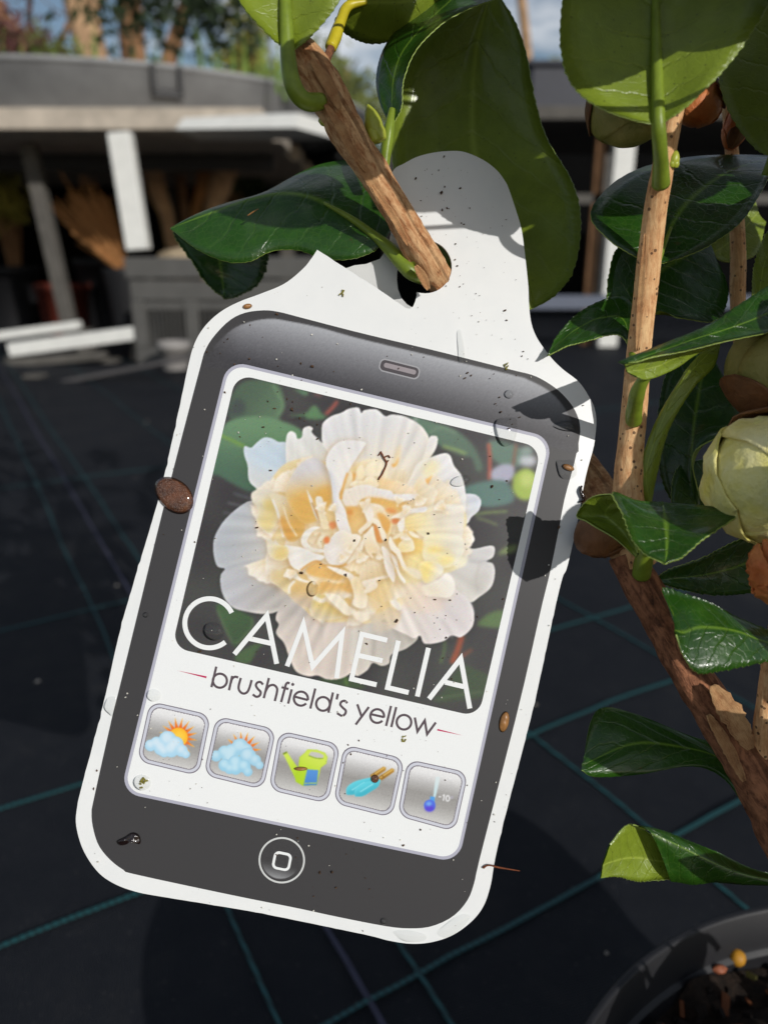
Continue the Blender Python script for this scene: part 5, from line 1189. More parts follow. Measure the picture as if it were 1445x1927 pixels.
def shell(c, ax, R, Lh, phi, wid, lo_, hi_, lift, mat, name, parent, seed, crinkle=0.05, twist=0.0, point=1.0):
    """one petal or scale wrapped over an egg: ax = axis, phi = where round it, lo_/hi_ = from base 0 to tip 1"""
    ax = Vector(ax).normalized(); s = ax.orthogonal().normalized(); u = ax.cross(s)
    V, F = [], []; N, K = 22, 15
    for i in range(N):
        t = i / (N - 1); h = lo_ + (hi_ - lo_) * t
        prof = math.sin(math.pi * min(max(h * .93 + .035, 0), 1)) ** .62
        w = wid * (math.sin(math.pi * (0.16 + 0.84 * t)) ** 0.55 if t < 1 else 0.0) * point + (0.02 if t < 1 else 0)
        for j in range(K):
            x = -1 + 2 * j / (K - 1); a = phi + w * x + twist * t
            q = Vector((math.cos(a) * 2 + seed, math.sin(a) * 2, h * 3 + seed))
            r = R * prof * (1 + lift + crinkle * mnoise.fractal(q * (1.6 if crinkle < .1 else 2.8), 1.0, 2.0, 5) + .05 * lift * abs(x) ** 3 * 6) 
            V.append(Vector(c) + ax * (Lh * (h * 2 - 1)) + (s * math.cos(a) + u * math.sin(a)) * r)
    for i in range(N - 1):
        for j in range(K - 1): F.append((i * K + j, i * K + j + 1, (i + 1) * K + j + 1, (i + 1) * K + j))
    o = mobj(name, V, F, mat, parent, smooth=True)
    m = o.modifiers.new('thickness', 'SOLIDIFY'); m.thickness = 0.0004
    return o
def bud(c, ax, R, Lh, petals, scales, mp, ms, seed, label, crinkle=.05, core=1.0):
    ax = Vector(ax).normalized()
    s = ax.orthogonal().normalized(); u = ax.cross(s)
    V, F = [], []
    for i in range(20):
        h = i / 19; prof = max(.02, math.sin(math.pi * (h * .93 + .035)) ** .62)
        for k in range(26):
            a = 2 * math.pi * k / 26; q = Vector((math.cos(a) + seed, math.sin(a), h * 2))
            V.append(Vector(c) + ax * (Lh * (h * 2 - 1)) + (s * math.cos(a) + u * math.sin(a)) * R * core * prof * (1 + crinkle * mnoise.fractal(q * 2, 1.0, 2.0, 4)))
    for i in range(19):
        for k in range(26): F.append((i * 26 + k, i * 26 + (k + 1) % 26, (i + 1) * 26 + (k + 1) % 26, (i + 1) * 26 + k))
    F.append(tuple(range(25, -1, -1))); F.append(tuple(19 * 26 + k for k in range(26)))
    b = mobj('flower_bud', V, F, mp, camellia, smooth=True)
    b['label'] = label
    for i in range(petals):
        shell(c, ax, R, Lh, seed + i * 2.4, 1.25, 0.05, 0.97 - .02 * i, .03 + .025 * i, [mp, M_BPET2][i % 2] if mp is M_BPET else mp, 'petal', b, seed + i, crinkle)
    for i in range(scales):
        shell(c, ax, R, Lh, seed + .8 + i * 2.1, 1.0, 0.0, .38 + .05 * (i % 2), .10 + .02 * i, ms[i % len(ms)], 'bud_scale', b, seed + 9 + i, crinkle)
    return b
def camvec(x, y, z): return _right * x - _up * y + _fwd * z      # right, down, away
bud(P(1456, 902, .177), camvec(-.45, .35, -.85), pxr(119, .177), pxr(126, .177), 3, 2, M_BPET, [M_BCAL, M_BCAL], 1.3, 'swollen pale yellow flower bud in full sun', .085)
bud(P(1178, 205, .192), camvec(.35, .55, -.6), pxr(66, .192), pxr(88, .192), 2, 3, M_BCAL2, [M_BCAL2, M_BCAL], 2.7, 'shaded flower bud under the big leaf', .03)
bud(P(1440, 690, .190), camvec(.1, -.95, -.2), pxr(72, .19), pxr(95, .19), 2, 4, M_BCAL2, [M_BCAL, M_BCAL2], 4.1, 'half-shaded bud with brown scales above the yellow one', .03)
bud(P(1135, 1000, .202), camvec(-.7, .35, -.3), pxr(46, .202), pxr(62, .202), 1, 4, M_BCAL, [M_BCAL, M_BCAL2], 5.2, 'brown bud tucked behind the edge of the label', .13)
bud(P(1315, 195, .206), camvec(-.6, .5, -.3), pxr(40, .206), pxr(52, .206), 1, 4, M_ORG, [M_ORG, M_BCAL], 6.4, 'withered orange bud behind the big leaf', .08)
bud(P(1385, 235, .216), camvec(.2, -.8, -.2), pxr(22, .216), pxr(44, .216), 1, 3, M_ORG, [M_ORG, M_BCAL], 7.4, 'small orange bud at the tip of the shaded stem', .08)
bud(P(1452, 1076, .170), camvec(-.3, -.9, -.2), pxr(40, .17), pxr(66, .17), 2, 5, M_ORG, [M_ORG, M_ORG], 8.8, 'torn orange bud scales under the yellow bud', .22, .35)
# pointed leaf buds beside the branch
def pointed(c0, c1, r, name='leaf_bud', label=None):
    a, b = P(*c0), P(*c1)
    pts = [a.lerp(b, t) for t in (0, .25, .5, .75, .93, 1)]
    o = tube(name, pts, [r * f for f in (.55, .95, 1, .72, .3, .05)], M_BUDG, camellia, seg=14, n=26, rough=.06, freq=300)
    d = (b - a); side = d.cross(TNW).normalized()
    for s in (-1, 1):
        q = [a + side * (s * r * .35) + TNW * r * .25 + d * t for t in (0, .2, .42, .6)]
        tube('bud_scale', q, [r * f for f in (.6, .75, .5, .06)], M_BUDG, o, seg=10, n=14)
    if label: o['label'] = label
    return o
pointed((712, 268, .1935), (692, 196, .192), pxr(17, .193), label='pointed yellow-green leaf bud on the branch')
pointed((770, 498, .2025), (792, 486, .2), pxr(9, .201))
pointed((1264, 316, .1745), (1272, 282, .173), pxr(10, .171))
pointed((604, 226, .1905), (612, 236, .189), pxr(6, .19))
# ================================================================== ground cloth, pot
def mat_ground():
    k = NT('woven_black_cloth'); v = k.obj()
    m = k.new('ShaderNodeMapping'); m.inputs['Rotation'].default_value = (0, 0, math.radians(30)); k.link(v, m.inputs['Vector'])
    s = k.new('ShaderNodeSeparateXYZ'); k.link(m.outputs['Vector'], s.inputs[0])
    wx = k.math('SINE', k.math('MULTIPLY', s.outputs[0], 2600.0)); wy = k.math('SINE', k.math('MULTIPLY', s.outputs[1], 2600.0))
    weave = k.math('MULTIPLY', wx, wy)
    n = k.noise(3.5, 6, 0.65, v); n2 = k.noise(38.0, 6, 0.75, v); n3 = k.noise(420.0, 2, 0.5, v)
    f = k.math('ADD', k.math('MULTIPLY', n, 0.6), k.math('MULTIPLY', n2, 0.4))
    c = k.ramp(f, [(0.3, (0.006, 0.008, 0.0130, 1)), (0.52, (0.0135, 0.0155, 0.0205, 1)), (0.72, (0.032, 0.0315, 0.0325, 1))])
    c = k.mix(k.math('MULTIPLY', k.math('GREATER_THAN', n3, 0.72), 0.4), c, (0.16, 0.15, 0.14, 1))
    k.set(Base_Color=c, Roughness=0.66, Specular_IOR_Level=0.2)
    k.bump(k.math('ADD', k.math('MULTIPLY', weave, 0.7), k.math('MULTIPLY', n2, 2.5)), 0.8, 0.0008)
    return k.m
N = 60
gx = np.concatenate([np.linspace(-60, -3, 10), np.linspace(-2.6, 2.6, N), np.linspace(3, 60, 10)])
gy = np.concatenate([np.linspace(-8, -1, 6), np.linspace(-.8, 4.5, N), np.linspace(5, 120, 14)])
V = []
for y in gy:
    for x in gx:
        z = 0.0
        if abs(x) < 2.7 and -1 < y < 4.6: z = 0.006 * mnoise.noise(Vector((x * 2.2, y * 2.2, 3.3))) + .003 * mnoise.noise(Vector((x * 7, y * 7, 1)))
        V.append((x, y, z - .004))
nx = len(gx)
F = [(j * nx + i, j * nx + i + 1, (j + 1) * nx + i + 1, (j + 1) * nx + i) for j in range(len(gy) - 1) for i in range(nx - 1)]
ground = mobj('ground', V, F, mat_ground(), loc=(0, 0, 0), smooth=True)
tag(ground, 'black woven ground cloth with teal marker threads', kind='structure')
def gz(x, y): return 0.006 * mnoise.noise(Vector((x * 2.2, y * 2.2, 3.3))) + .003 * mnoise.noise(Vector((x * 7, y * 7, 1))) - .004
M_TEAL = NT('teal_thread'); _v = M_TEAL.obj()
_w = M_TEAL.new('ShaderNodeTexWave'); _w.inputs['Scale'].default_value = 95.0; _w.bands_direction = 'DIAGONAL'; M_TEAL.link(_v, _w.inputs['Vector'])
M_TEAL.set(Base_Color=M_TEAL.ramp(_w.outputs['Fac'], [(0.2, (0.006, 0.04, 0.045, 1)), (0.6, (0.010, 0.085, 0.092, 1))]), Roughness=0.6); M_TEAL = M_TEAL.m
M_LILAC = flat('faded_lilac_thread', (66, 66, 84), 0.7, 0.3)
dA = Vector((math.cos(math.radians(-61)), math.sin(math.radians(-61)))); nA = Vector((-dA.y, dA.x))
dB = Vector((math.cos(math.radians(30.5)), math.sin(math.radians(30.5)))); nB = Vector((-dB.y, dB.x))
def thread(d, n, off, s0, s1, w, mat, seed):
    V, F = [], []; k = 0; s = s0; st = .02
    while s <= s1:
        wob = .0028 * mnoise.noise(Vector((s * 4, seed, 0))) + .0010 * mnoise.noise(Vector((s * 30, seed, 5)))
        ww = w * (1 + .25 * mnoise.noise(Vector((s * 25, seed, 9))))
        for e in (-1, 1):
            p = d * s + n * (off + wob + e * ww / 2); V.append((p.x, p.y, gz(p.x, p.y) + .0014))
        if k: F.append((2 * k - 2, 2 * k - 1, 2 * k + 1, 2 * k))
        k += 1; s += st * (1 if abs(s) < 3 else 2)
    o = mobj('marker_thread', V, F, mat, ground)
    m = o.modifiers.new('thickness', 'SOLIDIFY'); m.thickness = 0.0007
    return o
for i, off in enumerate((0.606, 0.395, 0.100, 0.184)):
    thread(dA, nA, off, -5.0, 0.5, .0025, M_TEAL, i * 3.1)
for i, off in enumerate((0.285, 0.435, 0.575, 0.9, 1.5)):
    thread(dB, nB, off, -2.6 - off, 2.2, .0031, M_TEAL, 40 + i * 2.7)
thread(dA, nA, 0.150, -4.0, 0.4, .0034, M_LILAC, 77)

# crumbs of perlite and grit on the cloth
V, F = [], []
def pebble(c, r, V, F, rs, flatn=.7):
    b = len(V); k = 6
    V.append((c[0], c[1], c[2] + r * flatn))
    for i in range(k):
        a = i * 2 * math.pi / k; q = r * (.75 + .5 * rs.random()); V.append((c[0] + q * math.cos(a), c[1] + q * math.sin(a), c[2] + r * .15 * rs.random()))
    for i in range(k): F.append((b, b + 1 + i, b + 1 + (i + 1) % k))
for i in range(70):
    x, y = rnd.uniform(-1, 1), rnd.uniform(.25, 3.0)
    pebble((x, y, gz(x, y) + .001), rnd.choice([.0012, .0016, .002, .003]), V, F, rnd)
grit = mobj('grit', V, F, flat('pale_grit', (168, 160, 150), .9, .2, .4, 30), loc=(0, .5, 0))
tag(grit, 'pale crumbs of grit scattered over the ground cloth', 'grit', kind='stuff')

# ------------------------------------------------------------------ the camellia's pot
PC, PR, PZ = Vector((0.181, 0.102, 0)), 0.146, 0.150
M_POT = flat('black_pot_plastic', (30, 30, 33), 0.5, 0.4, .12, 40, .12, 240, .0005)
pot = empty('plant_pot', PC); tag(pot, 'round black plastic pot of soil at the bottom right corner', 'pot')
prof = [(0.112, 0.0), (0.1375, 0.132), (0.1375, 0.1335), (0.1425, 0.1338), (0.1455, 0.1475), (0.1460, 0.1492), (0.1452, 0.1502), (0.1436, 0.1500), (0.1428, 0.1490), (0.1405, 0.136), (0.134, 0.118), (0.110, 0.006), (0.0, 0.006)]
def lathe(prof, c, seg=96):
    V, F = [], []
    for r, z in prof:
        for k in range(seg): a = 2 * math.pi * k / seg; V.append((c.x + r * math.cos(a), c.y + r * math.sin(a), c.z + z))
    for i in range(len(prof) - 1):
        for k in range(seg): F.append((i * seg + k, i * seg + (k + 1) % seg, (i + 1) * seg + (k + 1) % seg, (i + 1) * seg + k))
    return V, F
V, F = lathe(prof, PC); mobj('pot_wall', V, F, M_POT, pot, smooth=True)
def mat_soil():
    k = NT('dark_potting_soil'); v = k.obj(); n = k.noise(260.0, 6, .75, v)
    k.set(Base_Color=k.ramp(n, [(.3, (0.006, 0.004, 0.003, 1)), (.55, (0.03, 0.018, 0.011, 1)), (.75, (0.085, 0.05, 0.03, 1))]), Roughness=.8, Specular_IOR_Level=.3)
    k.bump(n, 1.0, .004); return k.m
V, F = [], []; nr_, ns_ = 46, 110
for i in range(nr_):
    r = 0.1365 * i / (nr_ - 1)
    for k in range(ns_):
        a = 2 * math.pi * k / ns_; x, y = PC.x + r * math.cos(a), PC.y + r * math.sin(a)
        z = 0.129 + .010 * mnoise.fractal(Vector((x * 55, y * 55, 2)), 1, 2, 5) + .006 * (1 - r / .1365)
        V.append((x, y, z))
for i in range(nr_ - 1):
    for k in range(ns_): F.append((i * ns_ + k, i * ns_ + (k + 1) % ns_, (i + 1) * ns_ + (k + 1) % ns_, (i + 1) * ns_ + k))
mobj('soil', V, F, mat_soil(), pot, smooth=True)
def soil_z(x, y):
    r = math.hypot(x - PC.x, y - PC.y)
    return 0.129 + .010 * mnoise.fractal(Vector((x * 55, y * 55, 2)), 1, 2, 5) + .006 * (1 - r / .1365)
def chunk(c, s, V, F, rs):
    b = len(V); M = Matrix.Rotation(rs.random() * 6, 3, Vector((rs.random(), rs.random(), rs.random() + .1)).normalized())
    for x in (-1, 1):
        for y in (-1, 1):
            for z in (-1, 1): V.append(Vector(c) + M @ Vector((x * s[0] * (.7 + .5 * rs.random()), y * s[1] * (.7 + .5 * rs.random()), z * s[2] * (.7 + .5 * rs.random()))))
    F += [tuple(b + i for i in f) for f in [(0, 1, 3, 2), (4, 6, 7, 5), (0, 4, 5, 1), (2, 3, 7, 6), (0, 2, 6, 4), (1, 5, 7, 3)]]
for nm, col, cnt, sz in (('bark_chips', (120, 72, 44), 380, (.003, .0014, .0008)), ('dark_crumbs', (26, 18, 12), 1500, (.0018, .0013, .001)), ('pale_grit', (214, 210, 196), 60, (.0008, .0007, .0006)), ('moss_bits', (70, 66, 26), 120, (.002, .001, .0006))):
    V, F = [], []
    for i in range(cnt):
        r = .134 * math.sqrt(rnd.random()); a = rnd.random() * 6.283
        x, y = PC.x + r * math.cos(a), PC.y + r * math.sin(a); k = .5 + rnd.random()
        chunk((x, y, soil_z(x, y) + .001), tuple(q * k for q in sz), V, F, rnd)
    o = mobj(nm, V, F, flat(nm, col, .8, .3, .4, 80), pot); o['kind'] = 'stuff'
def ball(c, r, name, mat, parent=None, sc=(1, 1, 1), loc=None, noise_=.06):
    V, F = [], []
    for i in range(11):
        for k in range(16):
            t, a = math.pi * i / 10, 2 * math.pi * k / 16; d = Vector((math.sin(t) * math.cos(a) * sc[0], math.sin(t) * math.sin(a) * sc[1], math.cos(t) * sc[2]))
            V.append(Vector(c) + d * r * (1 + noise_ * mnoise.noise(d * 2 + Vector(c) * 500)))
    for i in range(10):
        for k in range(16): F.append((i * 16 + k, (i + 1) * 16 + k, (i + 1) * 16 + (k + 1) % 16, i * 16 + (k + 1) % 16))
    return mobj(name, V, F, mat, parent, smooth=True, loc=loc)
g_ = G(1385, 1806, .132)
pel = ball((g_.x, g_.y, soil_z(g_.x, g_.y) + .0015), .0034, 'fertiliser_pellet', flat('amber_pellet', (186, 132, 36), .55, .4, .2, 120), loc=(g_.x, g_.y, .12)); tag(pel, 'round amber fertiliser pellet on the soil of the pot', 'pellet')
g_ = G(1352, 1828, .132)
pel = ball((g_.x, g_.y, soil_z(g_.x, g_.y) + .002), .0030, 'fallen_bud_scale', flat('pinkish_scale', (150, 88, 60), .5, .4, .25, 160), loc=(g_.x, g_.y, .12), sc=(1, .6, .5), noise_=.3); tag(pel, 'pinkish brown fallen scale on the soil beside the pellet', 'bud scale')
# ================================================================== nursery behind
M_TANK = flat('black_tank_plastic', (150, 151, 152), 0.55, 0.3, .2, 6, .1, 30, .004)
M_BOARD = flat('weathered_board', (184, 173, 158), 0.8, 0.2, .2, 14, .3, 60, .003)
M_WPAINT = flat('white_painted_timber', (226, 226, 220), 0.6, 0.3, .06, 20, .15, 90, .002)
M_GREYT = flat('grey_timber', (92, 89, 84), 0.8, 0.2, .2, 16, .3, 60, .003)
M_CRATE = flat('grey_crate_plastic', (88, 87, 84), 0.6, 0.35, .12, 14)
M_DARK = flat('deep_shade_black', (8, 8, 8), 0.95, 0.1, .3, 8)  # black of the added screen, standing in for shade
M_BLACKP = flat('black_pot_plastic_far', (34, 34, 36), 0.5, 0.4, .15, 20)
M_STRAW = flat('dry_straw', (196, 140, 88), 0.8, 0.2, .3, 30)
M_TRK = flat('pale_trunk_bark', (186, 152, 118), 0.9, 0.15, .35, 9, .8, 30, .02)
M_TRK2 = flat('brown_trunk_bark', (146, 110, 80), 0.9, 0.15, .35, 9, .8, 30, .02)
M_TERRA = flat('terracotta_plastic', (92, 38, 26), 0.6, 0.3, .15, 20)

# --- round black tank standing on a board bench
TC = Vector((-1.47, 4.60, 0)); TR = 1.38
bench = empty('board_bench', (-1.6, 3.4, 0)); tag(bench, 'low bench of weathered boards on pale timber legs carrying the round black tank', 'bench')
zt = 0.925
for i in range(8):
    y0 = 3.22 + i * .34
    m = MB(); m.box((-4.2, y0, zt - .075), (-0.46 + .03 * (i % 2), y0 + .325, zt - .004 * (i % 3))); m.build('board', M_BOARD, bench, bevel=.004)
p0, p1 = WY(228, 262, 3.20), WY(262, 470, 3.20)
m = MB(); m.bar(p1, (p0.x, p0.y, zt - .09), .085, .06, up=(0, 1, 0)); m.build('leg', M_WPAINT, bench, bevel=.004)
p0, p1 = WY(84, 392, 3.55), WY(136, 612, 3.55)
m = MB(); m.bar((p1.x, 3.55, 0), (p0.x - .03, 3.55, zt - .09), .06, .06, up=(0, 1, 0)); m.build('leg', M_GREYT, bench, bevel=.004)
for x in (-3.6, -2.6, -.62):
    m = MB(); m.box((x - .04, 5.2, 0), (x + .04, 5.28, zt - .1)); m.build('leg', M_GREYT, bench)
m = MB(); m.bar((-4.2, 3.95, zt - .115), (-.52, 3.95, zt - .115), .04, .07); m.build('apron', M_BLACKP, bench)  # black colour stands in for the shade beneath the boards
tank = empty('round_tank', (TC.x, TC.y, zt)); tag(tank, 'wide round black plastic tank planted with grasses, up on the bench', 'planter')
prof = [(TR - .04, 0), (TR - .02, .0), (TR, .155), (TR + .012, .157), (TR + .014, .172), (TR - .01, .174), (TR - .03, .165), (TR - .05, .1), (0, .1)]
V, F = lathe(prof, Vector((TC.x, TC.y, zt + .002)), 128); mobj('tank_wall', V, F, M_TANK, tank, smooth=True)
hx = WY(320, 130, 3.3)
ang = math.atan2(hx.y - TC.y, hx.x - TC.x)
hc = Vector((TC.x + (TR + .012) * math.cos(ang), TC.y + (TR + .012) * math.sin(ang), zt + .12))
hr = Vector((-math.sin(ang), math.cos(ang), 0)); hn = Vector((math.cos(ang), math.sin(ang), 0))
m = MB()
for s in (-1, 1): m.bar(hc + hr * (s * .052) + Vector((0, 0, -.048)), hc + hr * (s * .052) + Vector((0, 0, .05)), .016, .03, up=hn)
m.bar(hc - hr * .06 + Vector((0, 0, -.05)), hc + hr * .06 + Vector((0, 0, -.05)), .014, .03, up=(0, 0, 1)); m.build('handle_frame', M_BLACKP, tank, bevel=.003)
# pale board corner on the bench top, whitened to stand in for sunlight
wp = MB(); a, b, c = WY(352, 222, 3.15), WY(556, 214, 3.02), WY(600, 232, 3.3)
wb = mobj('lit_board_corner', [WY(330, 243, 3.17), WY(556, 240, 3.0), WY(560, 212, 3.03), WY(345, 222, 3.20), WY(330, 243, 3.17) + Vector((.02, .3, .0)), WY(556, 240, 3.0) + Vector((.14, .3, .0)), WY(560, 212, 3.03) + Vector((.14, .3, .0)), WY(345, 222, 3.2) + Vector((.02, .3, .0))],
    [(0, 1, 2, 3), (7, 6, 5, 4), (0, 4, 5, 1), (1, 5, 6, 2), (2, 6, 7, 3), (3, 7, 4, 0)], M_WPAINT, loc=(-.6, 3.1, zt)); tag(wb, 'pale board corner at the end of the bench, whitened for the sun on it', 'board')

# --- grass and foliage helpers
def blades(n, base, h, w, spread, mat, name, parent=None, rs=rnd, lean=.3, loc=None):
    V, F = [], []
    for i in range(n):
        x, y, z = base(rs); hh = h * (.5 + rs.random() * .7); a = rs.random() * 6.283; ln = lean * rs.random() * hh
        dx, dy = math.cos(a), math.sin(a); b = len(V)
        for t, ww in ((0, 1), (.5, .8), (1, .1)):
            px, py, pz = x + dx * ln * t * t, y + dy * ln * t * t, z + hh * t
            V.append((px - dy * w * ww, py + dx * w * ww, pz)); V.append((px + dy * w * ww, py - dx * w * ww, pz))
        F += [(b, b + 1, b + 3, b + 2), (b + 2, b + 3, b + 5, b + 4)]
    return mobj(name, V, F, mat, parent, loc=loc)
def leaves(n, c, R, size, mat, name, parent=None, rs=rnd, loc=None, clump=0.0):
    V, F = [], []
    cl = [Vector((rs.gauss(0, .5), rs.gauss(0, .5), rs.gauss(0, .5))) for _ in range(14)]
    for i in range(n):
        q = Vector((rs.gauss(0, .45), rs.gauss(0, .45), rs.gauss(0, .45)))
        if clump: q = q * (1 - clump) + rs.choice(cl) * clump
        p = Vector(c) + Vector((q.x * R[0], q.y * R[1], q.z * R[2]))
        u = Vector((rs.uniform(-1, 1), rs.uniform(-1, 1), rs.uniform(-1, 1))).normalized(); v = u.orthogonal().normalized(); s = size * (.6 + .8 * rs.random()); b = len(V)
        V += [p - u * s, p + v * s * .4, p + u * s, p - v * s * .4]; F.append((b, b + 1, b + 2, b + 3))
    return mobj(name, V, F, mat, parent, loc=loc)
def leafmat(name, c, var=.35): return flat(name, c, .6, .3, var, 5)
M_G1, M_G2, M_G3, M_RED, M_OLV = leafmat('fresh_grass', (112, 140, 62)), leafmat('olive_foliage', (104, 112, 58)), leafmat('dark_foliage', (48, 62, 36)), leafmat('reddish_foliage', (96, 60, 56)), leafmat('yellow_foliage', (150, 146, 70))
gr = blades(900, lambda r: (TC.x + 1.2 * r.uniform(-1, 1), TC.y + r.uniform(-1.1, .6), zt + .1), .22, .006, 1, M_G1, 'grass_tuft', tank)
gr['kind'] = 'stuff'
gr = blades(260, lambda r: (TC.x + r.uniform(.85, 1.25), TC.y + r.uniform(-.7, .5), zt + .1), .26, .006, 1, M_G2, 'tall_grass', tank, lean=.5); gr['kind'] = 'stuff'
# --- trees standing behind
def tree(base, top, r0, r1, mat, name, label, forks=4, crown=None, cr_=(1, 1, .8), seed=1, leafm=None, nl=130):
    rs = random.Random(seed); t = empty(name, base); tag(t, label, 'tree', 'trees behind the bench')
    b, tp = Vector(base), Vector(top); pts = [b.lerp(tp, k / 5) + Vector((rs.uniform(-.04, .04), 0, 0)) * (k % 5 > 0) for k in range(6)]
    m = MB(); m.tube(pts, [r0 + (r1 - r0) * k / 5 for k in range(6)], seg=14, n=30, rough=.14, freq=4); m.build('trunk', mat, t, smooth=True)
    for i in range(forks):
        s = b.lerp(tp, rs.uniform(.45, 1)); d = Vector((rs.uniform(-1, 1), rs.uniform(-.5, .5), rs.uniform(.4, 1.2))) * rs.uniform(.7, 1.6)
        m = MB(); m.tube([s, s + d * .5 + Vector((0, 0, .1)), s + d], [r1 * .6, r1 * .4, r1 * .15], seg=8, n=14, rough=.1, freq=5)
        for j in range(5):
            q = s + d * rs.uniform(.3, 1); e = Vector((rs.uniform(-1, 1), rs.uniform(-1, 1), rs.uniform(-.2, 1))) * .6
            m.tube([q, q + e * .5, q + e + Vector((0, 0, .1))], [r1 * .2, r1 * .12, r1 * .04], seg=5, n=8)
        m.build('limb', mat, t, smooth=True)
    lv = leaves(nl, tp + Vector((0, 0, 1.6)), cr_, .07, leafm or M_G2, 'crown', t, rs, clump=.5)
    return t
def tb(x, y, Y): p = WY(x, y, Y); return p
def tree_at(x0, y0, x1, y1, Y, wpx, mat, label, seed, **kw):
    a, b = WY(x0, y0, Y), WY(x1, y1, Y); d = (b - a); k = a.z / max(.05, d.z); base = a - d * k
    r = wpx / FPX * (Y / .95) / 2; top = b + d * 6
    return tree((base.x, base.y, 0), top, r * 1.25, r * .8, mat, 'tree', label, seed=seed, **kw)
tree_at(178, 110, 150, 0, 6.4, 46, M_TRK, 'stout pale trunk rising behind the black tank', 3, cr_=(1.6, 1.2, 1.1))
tree_at(246, 105, 234, 0, 6.9, 36, M_TRK2, 'mid-sized trunk between the stout one and the thin reddish one', 5, cr_=(1.6, 1.2, 1.1))
tree_at(330, 90, 352, 0, 7.6, 24, M_TRK2, 'thin reddish trunk leaning right behind the tank', 8, cr_=(1.6, 1.2, 1.1))
tree_at(40, 60, 0, 20, 7.2, 22, M_TRK2, 'slanting trunk at the far left above the tank', 12, cr_=(1.4, 1, 1))
tree_at(1085, 100, 1080, 0, 9.5, 18, M_TRK2, 'bare tree glimpsed between the leaves on the right', 21, forks=9, nl=160, cr_=(1.5, 1, 1))
tree_at(1000, 140, 985, 0, 10.5, 14, M_TRK, 'slender pale tree left of the bare one', 26, forks=9, nl=100, cr_=(1.5, 1, 1))
# bushes
def bush(c, R, n, size, mat, label, seed, group='bushes behind the bench', stems=5):
    rs = random.Random(seed); t = empty('bush', (c[0], c[1], 0)); tag(t, label, 'bush', group)
    m = MB()
    for i in range(stems):
        e = Vector(c) + Vector((rs.uniform(-.6, .6) * R[0], rs.uniform(-.6, .6) * R[1], rs.uniform(-.1, .5) * R[2]))
        m.tube([(c[0] + rs.uniform(-.05, .05), c[1], 0), ((c[0] + e.x) / 2, (c[1] + e.y) / 2, e.z * .6), e], [.02, .014, .005], seg=6, n=10)
    m.build('stem', M_TRK2, t, smooth=True); leaves(n, c, R, size, mat, 'foliage', t, rs, clump=.55)
p = WY(30, 70, 5.9); bush((p.x, 5.9, p.z - .12), (.45, .4, .32), 900, .035, M_RED, 'dull red bush above the left end of the tank', 1)
p = WY(110, 95, 6.0); bush((p.x, 6.0, p.z - .1), (.35, .3, .22), 700, .035, M_G2, 'green bush beside the stout trunk', 2)
p = WY(470, 70, 6.3); bush((p.x, 6.3, p.z - .1), (.26, .3, .5), 800, .04, M_OLV, 'tall yellowish bush right of the thin trunk', 3)
p = WY(620, 80, 6.8); bush((p.x, 6.8, p.z - .3), (.45, .4, .5), 1300, .045, M_G2, 'olive bush behind the peeling branch', 4)
p = WY(700, 110, 7.4); bush((p.x, 7.4, p.z - .5), (.4, .4, .5), 500, .045, M_G2, 'small bush just right of the peeling branch', 14)
p = WY(1040, 130, 8.5); bush((p.x, 8.5, p.z - .4), (.7, .5, .5), 700, .05, M_OLV, 'bush under the bare tree on the right', 5)
p = WY(10, 375, 4.9); bush((p.x, 4.9, p.z), (.16, .2, .2), 420, .03, M_OLV, 'yellow-green bush under the left end of the bench', 6)
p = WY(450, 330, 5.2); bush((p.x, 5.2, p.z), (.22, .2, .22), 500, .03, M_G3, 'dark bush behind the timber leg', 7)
# shrub trunks under the bench
def stump(x0, y0, x1, y1, Y, wpx, mat, label):
    a, b = WY(x0, y0, Y), WY(x1, y1, Y); r = wpx / FPX * Y / 2
    lo = a + (a - b) * .8; lo.z = max(0, lo.z)
    m = MB(); m.tube([(lo.x, lo.y, 0), a, a.lerp(b, .5), b, b + (b - a) * .6], [r * .8, r * .8, r * .9, r * 1.1, r], seg=12, n=26, rough=.18, freq=6)
    t = empty('shrub', (lo.x, lo.y, 0)); tag(t, label, 'shrub', 'shrubs under the bench'); m.build('trunk', mat, t, smooth=True)
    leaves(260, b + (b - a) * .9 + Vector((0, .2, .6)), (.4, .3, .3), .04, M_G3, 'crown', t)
stump(318, 425, 284, 320, 4.7, 34, M_TRK, 'pale shrub trunk leaning left just right of the white leg')
stump(350, 420, 338, 310, 5.0, 20, M_TRK2, 'thin shrub trunk in the middle under the bench')
stump(368, 415, 385, 320, 4.8, 22, M_STRAW, 'orange-brown shrub trunk under the bench')
stump(402, 410, 424, 300, 4.6, 44, M_TRK, 'widest pale shrub trunk behind the dark leaf')
# dry grass bunch in a pot
p = WY(175, 430, 4.0); dg = empty('dry_grass', (p.x + .12, 4.0, 0)); tag(dg, 'bunch of orange-brown dry grass leaning under the bench', 'dry grass')
V, F = [], []
q1 = WY(215, 480, 4.0); q0 = WY(150, 385, 4.0); ax = (q0 - q1)
for i in range(230):
    s = Vector((rnd.gauss(0, .05), rnd.gauss(0, .06), rnd.gauss(0, .04))); e = q1 + ax * rnd.uniform(.55, 1.05) + s * 1.2; bse = q1 + s * .25 - ax * .25; sd = Vector((0.0014, 0, .001)); b = len(V)
    V += [bse - sd, bse + sd, e + sd * 1.6, e - sd * 1.6]; F.append((b, b + 1, b + 2, b + 3))
o = mobj('blades', V, F, M_STRAW, dg); o['kind'] = 'stuff'
V, F = lathe([(.07, 0), (.10, q1.z - .08), (.105, q1.z - .06), (.09, q1.z - .06), (.0, q1.z - .1)], Vector((q1.x + .04, 4.0, 0)), 32); mobj('pot', V, F, M_BLACKP, dg, smooth=True)
